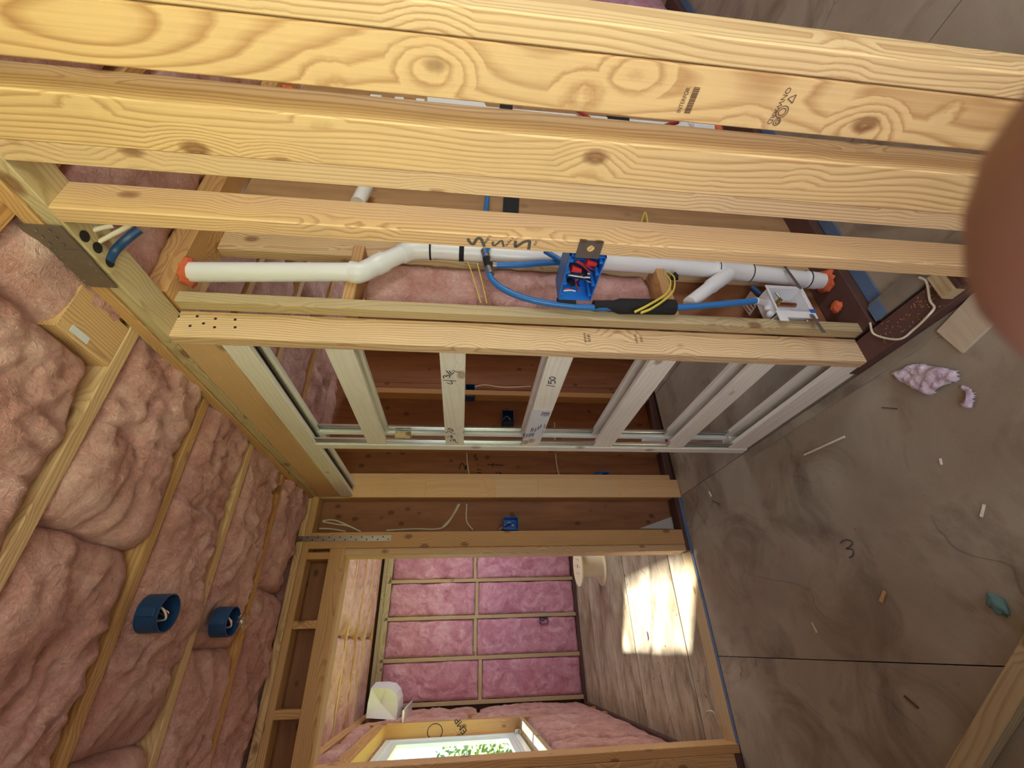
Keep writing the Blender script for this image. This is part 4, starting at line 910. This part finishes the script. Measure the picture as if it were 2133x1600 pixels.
# ---- white vent hood in the bedroom corner
vh = thing('vent_hood', 'white plastic hood with creased front in the bedroom corner above the window', 'hood', loc=(-0.5, 5.3, 2.0))
YH = 4.98
prof = [(773, 1434), (800, 1433), (815, 1436), (824, 1446), (828, 1462), (828, 1480), (825, 1500), (762, 1496), (766, 1465)]
P1 = px(prof, 'Y', YH)
bm = bmesh.new(); cen = sum(P1, Vector()) / len(P1)
fr = [bm.verts.new(v) for v in P1]; bk = [bm.verts.new(v + Vector((.02, .34, 0)) + (v - cen) * .10) for v in P1]
apex = bm.verts.new(px([(792, 1464)], 'Y', YH + .035)[0])
n = len(fr)
for i in range(n):
    bm.faces.new((fr[i], fr[(i + 1) % n], apex)); bm.faces.new((fr[i], bk[i], bk[(i + 1) % n], fr[(i + 1) % n]))
bm.faces.new(list(reversed(bk)))
bmesh.ops.recalc_face_normals(bm, faces=bm.faces); mesh_obj('hood_body', bm, 'white', vh)
ribbon('crease', [[P1[0], apex_] for apex_ in [px([(792, 1464)], 'Y', YH + .034)[0]]] + [[px([(806, 1436)], 'Y', YH)[0], px([(792, 1464)], 'Y', YH + .034)[0]]], 'white', (0, -1, 0), .008, vh)
box('mounting_shelf', (-0.60, -0.47), (4.88, 5.68), (1.90, 1.915), 'white', vh, .002)
# ---- writing on the window jamb
text('handwriting', 'EMP', 0.075, onY(960, 1512, WY1 + .002), onY(952, 1499, WY1) - onY(968, 1526, WY1), Vector((0, -1, 0)).cross(onY(952, 1499, WY1) - onY(968, 1526, WY1)), 'ink', wl)
ribbon('handwriting', [circ(onY(906, 1524, WY1 + .002), .055, 14, 'Y', .065)], 'ink', (0, -1, 0), .006, wl)
# ---- floor scraps
def scrap(label, poly, hgt, seed, res=.004):
    P = [Vector((v.x, v.y)) for v in poly]
    def dist(p):
        ins = False; d = 9.0
        for a, b in zip(P, P[1:] + P[:1]):
            if (a.y > p.y) != (b.y > p.y) and p.x < (b.x - a.x) * (p.y - a.y) / (b.y - a.y) + a.x: ins = not ins
            t = max(0, min(1, (p - a).dot(b - a) / (b - a).length_squared)); d = min(d, (p - a - (b - a) * t).length)
        return d if ins else -d
    x0, x1 = min(p.x for p in P) - .01, max(p.x for p in P) + .01; y0, y1 = min(p.y for p in P) - .01, max(p.y for p in P) + .01
    nx, ny = int((x1 - x0) / res), int((y1 - y0) / res); idx = {}; vs_ = []; fs = []
    for i in range(nx + 1):
        for j in range(ny + 1):
            p = Vector((x0 + i * res, y0 + j * res)); q = Vector((p.x * 28, p.y * 28, seed))
            d = dist(p) + .006 * noise.noise(q * 1.7)
            if d < -.001: continue
            h = hgt * min(1, max(0, d) / .016) ** .5 * (.75 + .5 * noise.fractal(q, 1, 2, 3) + .35 * (1 - abs(noise.noise(q * 1.6))))
            idx[i, j] = len(vs_); vs_.append((p.x, p.y, max(.0006, h)))
    for (i, j) in list(idx):
        k = [(i, j), (i + 1, j), (i + 1, j + 1), (i, j + 1)]
        if all(t in idx for t in k): fs.append([idx[t] for t in k])
    me = bpy.data.meshes.new('insulation_scrap'); me.from_pydata(vs_, [], fs); me.update()
    bm = bmesh.new(); bm.from_mesh(me)
    for k in range(4): bmesh.ops.smooth_vert(bm, verts=[v for v in bm.verts if v.is_boundary], factor=.6, use_axis_x=True, use_axis_y=True)
    bm.to_mesh(me); bm.free()
    return tag(link('insulation_scrap', me, 'scrap', None, None, True), label, 'insulation scrap')
scrap('large torn wad of pale pink insulation lying on the subfloor', [onZ(*q, .012) for q in ((1850, 778), (1872, 768), (1900, 756), (1925, 754), (1950, 762), (1994, 768), (1996, 786), (1990, 800), (1975, 800), (1955, 812), (1932, 826), (1905, 815), (1880, 800))], .026, 3.0)
scrap('small twisted tuft of pale pink insulation next to the larger wad', [onZ(*q, .008) for q in ((1992, 800), (2004, 795), (2022, 806), (2031, 822), (2030, 856), (2005, 850), (1992, 840), (2012, 828), (2004, 816))], .018, 6.0)
def slab(name, corners, th, mat, label, cat, z=0.0008):
    bm = bmesh.new(); f1 = [bm.verts.new((x, y, z + th)) for x, y in corners]; f2 = [bm.verts.new((x, y, z)) for x, y in corners]; n = len(corners)
    bm.faces.new(f1); bm.faces.new(list(reversed(f2)))
    for i in range(n): bm.faces.new((f1[i], f2[i], f2[(i + 1) % n], f1[(i + 1) % n]))
    bmesh.ops.recalc_face_normals(bm, faces=bm.faces); o = mesh_obj(name, bm, mat); return tag(o, label, cat)
slab('plywood_offcut', ((.768, .870), (.674, .850), (.716, .690), (.812, .705)), .012, 'ply_white', 'pale square plywood offcut lying on the subfloor by the stud wall', 'offcut')
bo = thing('wood_block', 'short sawn block of lumber with a dark treated edge on the bottom plate', 'block', loc=(.85, .77, .038))
board('block', (.808, .886), (.735, .775), (.0385, .075), 'X', 'weathered', bo); board('treated_strip', (.808, .886), (.722, .7345), (.0385, .07), 'X', 'pt', bo)
tag(tube('white_cable', spline([onZ(1812, 672, .06), onZ(1822, 697, .042), onX(1872, 707, .796), onX(1905, 685, .796), onX(1935, 656, .796), onZ(1946, 640, .043), onZ(1937, 625, .045), onZ(1930, 588, .05), onZ(1915, 578, .045)], 6), .0035, 'cable', None, 8), 'white cable looped from the bottom plate onto the subfloor', 'cable')
bl_ = board('loose_board', (-.62, .62), (-.027, .027), (-.019, .019), 'X', 'weathered')
dvec = Vector((-.635, .772, 0)); sv = Vector((-.772, -.635, 0))
c = Vector((-.15, 1.24, .0195)) + sv * .027 + dvec * -.1
bl_.matrix_basis = Matrix.Translation(c) @ Matrix(((dvec.x, -dvec.y, 0, 0), (dvec.y, dvec.x, 0, 0), (0, 0, 1, 0), (0, 0, 0, 1)))
tag(bl_, 'loose length of brown lumber lying diagonally across the subfloor', 'board')
S6 = dict(plane='Z', v=0.0003, ox=1333, oy=1000, sc=.375)
ribbon('chalk_number', [px(p, **S6) for p in ([(1112, 350), (1135, 335), (1165, 335), (1182, 350), (1160, 375), (1145, 382), (1180, 385), (1186, 405), (1180, 422), (1162, 433)],)], 'ink_grey', (0, 0, 1), .006, fl)
def sliver(a, b, wd, label, mat='slat', th=.004):
    p, q = onZ(*a, 0), onZ(*b, 0); d = (q - p).normalized(); s = Vector((-d.y, d.x, 0)) * wd / 2
    slab('wood_sliver', [(v.x, v.y) for v in (p - s * .5, p + s * .5, q + s * .3, q - s * .9)], th, mat, label, 'wood scrap')
sliver((1676, 948), (1760, 909), .012, 'long thin pale sliver of wood lying in front of the pocket frame')
sliver((1692, 1297), (1703, 1318), .014, 'pale curled wood shaving in the brown part of the floor', 'ply_white')
sliver((1844, 1232), (1838, 1255), .02, 'small tan wood flake beside a dark floor stain', 'stud_tan')
sliver((1838, 849), (1870, 851), .006, 'short dark splinter near the pink insulation wad', 'ink_grey', .002)
sliver((2052, 1051), (2047, 1077), .010, 'slim curled shaving on the grey side of the floor', 'slat')
sliver((1478, 1024), (1483, 1034), .016, 'small pinkish wood chip near the strike jamb', 'slat')
sliver((1484, 1043), (1500, 1050), .007, 'dark nail-like splinter near the strike jamb', 'ink_grey', .003)
sliver((1960, 955), (1964, 968), .009, 'tiny pale chip between the insulation and the diagonal board', 'slat')
sliver((1915, 1475), (1885, 1450), .008, 'dark stick lying near the diagonal board', 'pt', .004)
c = onZ(2085, 1260, 0)
tag(blob('teal_scrap', (c.x, c.y, .012), .024, 'teal', None, 7, (1.1, .8, .5), amp=.4), 'crumpled teal scrap lying on the dusty subfloor', 'scrap')
bm = bmesh.new(); random.seed(5)
def chip(x, y, z, s):
    a_ = random.random() * 6.28; l = s * random.uniform(.6, 2.2); ww = s * random.uniform(.3, .7); h = s * random.uniform(.1, .4)
    ca, sa = math.cos(a_), math.sin(a_)
    vs_ = [bm.verts.new((x + ca * i - sa * j, y + sa * i + ca * j, z + k)) for i in (-l / 2, l / 2) for j in (-ww / 2, ww / 2) for k in (0, h)]
    for f in ((0, 1, 3, 2), (4, 6, 7, 5), (0, 4, 5, 1), (2, 3, 7, 6), (0, 2, 6, 4), (1, 5, 7, 3)): bm.faces.new([vs_[i] for i in f])
for k in range(190):
    x, y = random.uniform(-.6, .79), random.uniform(.6, 2.63)
    if random.random() < .55: x = .79 - abs(random.gauss(0, .22))
    if x > .64 and y < .9 or abs((x + .15) * .772 + (y - 1.24) * .635 + .027) < .06: continue
    if x > -.65: chip(x, y, .0045 if x > .755 else .0003, random.choice((.002, .003, .004, .006)))
bmesh.ops.recalc_face_normals(bm, faces=bm.faces)
o = mesh_obj('wood_chips', bm, 'ply_tan'); o['kind'] = 'stuff'; tag(o, 'pale sawdust chips scattered over the hall subfloor', 'wood chips')
bm = bmesh.new()
for k in range(110): chip(random.uniform(A0 + .005, A1 - .005), random.uniform(.6, 1.0), .0385, .004)
bmesh.ops.recalc_face_normals(bm, faces=bm.faces); mesh_obj('wood_chips', bm, 'ply_tan', wr)['kind'] = 'stuff'
bm = bmesh.new()
for k in range(120): chip(random.uniform(-.4, .6), random.uniform(2.85, 4.3), .004, random.choice((.004, .006, .009)))
bmesh.ops.recalc_face_normals(bm, faces=bm.faces)
o = mesh_obj('wood_chips', bm, 'ply_tan'); o['kind'] = 'stuff'; tag(o, 'pale sawdust chips on the bedroom floor boards', 'wood chips')
tag(blob('floor_litter', (.02, 3.62, .012), .02, 'scrap', None, 2, (1.6, .8, .4)), 'scrap of white fluff on the bedroom floor boards', 'scrap')
tag(tube('white_cable', spline([onZ(1470, 1492, .02), onZ(1474, 1482, .05), onZ(1486, 1484, .05), onZ(1496, 1510, .01)], 6), .004, 'cable', None, 6), 'white cable end curling out of the threshold board', 'cable')
# ---- outdoors seen through the bedroom window
gr = link('lawn', bpy.data.meshes.new('lawn'), None); bm = bmesh.new()
for v in ((-60, -40), (-.85, -40), (-.85, 60), (-60, 60)): bm.verts.new((*v, -.45))
bm.faces.new(bm.verts[:]); bmesh.ops.subdivide_edges(bm, edges=bm.edges[:], cuts=12, use_grid_fill=True); bm.to_mesh(gr.data); bm.free(); gr.data.materials.append(MT['grass'])
gr['kind'] = 'structure'; gr.name = 'ground'
def bush(label, c, r, h, seed):
    t = thing('garden_shrub', label, 'shrub', loc=c)
    random.seed(seed); bm = bmesh.new()
    for k in range(900):
        d = Vector((random.gauss(0, 1), random.gauss(0, 1), random.gauss(0, 1))).normalized() * (random.random() ** .4)
        p = Vector(c) + Vector((d.x * r, d.y * r, h * .55 + d.z * h * .5)); s = random.uniform(.05, .11)
        u = Vector((random.gauss(0, 1), random.gauss(0, 1), random.gauss(0, 1))).normalized(); v = u.orthogonal().normalized()
        bm.faces.new([bm.verts.new(p + a_ * s) for a_ in (u, v * .5, -u, -v * .5)])
    f_ = mesh_obj('foliage', bm, 'leaf', t); f_['kind'] = 'stuff'
    tube('stem', [Vector(c), Vector(c) + Vector((0, 0, h * .6))], [.06, .03], 'bark', t, 8)
for k, (x, y, r, h) in enumerate(((-2.4, 10.0, 0.9, 2.6), (-3.6, 12.9, 1.3, 3.2), (-2.0, 15.0, 1.1, 2.4), (-5.6, 9.4, 1.2, 3.0))):
    bush(('leafy green shrub outside, closest to the bedroom window', 'tall leafy shrub outside behind the nearer shrub', 'low leafy shrub outside far along the house wall', 'broad leafy shrub outside set away from the house wall')[k], (x, y, -.45), r, h, 40 + k)
tr_ = thing('garden_tree', 'slender tree outside with sparse leaves shading the bedroom window', 'tree', loc=(-3.6, 6.4, -.45))
random.seed(77); bm = bmesh.new()
for k in range(420):
    d = Vector((random.gauss(0, 1), random.gauss(0, 1), random.gauss(0, 1))).normalized() * (random.random() ** .5)
    p = Vector((-3.2, 5.7, 5.4)) + Vector((d.x * 1.5, d.y * 1.7, d.z * 1.4)); s = random.uniform(.06, .14)
    u = Vector((random.gauss(0, 1), random.gauss(0, 1), random.gauss(0, 1))).normalized(); v = u.orthogonal().normalized()
    bm.faces.new([bm.verts.new(p + a_ * s) for a_ in (u, v * .6, -u, -v * .6)])
mesh_obj('foliage', bm, 'leaf', tr_)['kind'] = 'stuff'
tube('trunk', spline([(-3.6, 6.4, -.45), (-3.55, 6.35, 2.0), (-3.4, 5.9, 5.2)], 5), [.09 - .006 * k for k in range(11)], 'bark', tr_, 10)
tag(board('blue_barrel', (-2.2, -1.6), (8.2, 8.8), (-.45, 2.4), 'Z', 'bluecar'), 'blue tarp-covered stack standing outside the bedroom window', 'tarp')
# ---- photographer's hand: one fingertip reaches in front of the lens
def C(x, y, z): return Vector((0, 0, H)) + rx * x + dn * y + fw * z
hv, he, hr = [], [], []
def chain(pts, rads, start=None):
    prev = start
    for p, r in zip(pts, rads):
        hv.append(C(*p)); hr.append(r); i = len(hv) - 1
        if prev is not None: he.append((prev, i))
        prev = i
    return prev
wrist = chain([(.150, .030, -.075)], [.026])
palm = chain([(.118, .022, -.055)], [.027], wrist)
k1 = chain([(.092, .004, -.038)], [.014], palm)
chain([(.074, -.004, -.016), (.057, -.0085, .004), (.0455, -.0092, .013), (.0320, -.0082, .0168), (.0223, -.0060, .0178)], [.0092, .0092, .0104, .0108, .0092], k1)
k2 = chain([(.098, .026, -.032)], [.014], palm); chain([(.086, .032, -.008), (.075, .030, .004), (.068, .026, -.004)], [.009, .0082, .0072], k2)
k3 = chain([(.106, .046, -.034)], [.013], palm); chain([(.096, .052, -.012), (.085, .050, .0), (.078, .046, -.008)], [.0086, .008, .007], k3)
k4 = chain([(.114, .062, -.042)], [.012], palm); chain([(.106, .068, -.022), (.096, .066, -.012), (.089, .062, -.02)], [.0074, .0068, .006], k4)
th = chain([(.120, -.008, -.068)], [.015], palm); chain([(.102, -.026, -.064), (.084, -.036, -.056), (.070, -.040, -.048)], [.0110, .0098, .0084], th)
chain([(.200, .050, -.115), (.27, .08, -.16)], [.030, .036], wrist)
me = bpy.data.meshes.new('hand'); me.from_pydata(hv, he, []); me.update()
ho = bpy.data.objects.new('person_hand', me); COL.objects.link(ho)
md = ho.modifiers.new('skin', 'SKIN'); md.use_smooth_shade = True
for i, v in enumerate(me.skin_vertices[0].data): v.radius = (hr[i], hr[i]); v.use_root = (i == 0)
sb = ho.modifiers.new('sub', 'SUBSURF'); sb.levels = 2; sb.render_levels = 2
dg = bpy.context.evaluated_depsgraph_get(); me2 = bpy.data.meshes.new_from_object(ho.evaluated_get(dg))
bpy.data.objects.remove(ho, do_unlink=True)
me2.materials.clear()
ho = link('person_hand', me2, 'skin', None, None, True)
tag(ho, 'hand of a person with one blurred fingertip reaching over the lens', 'hand')
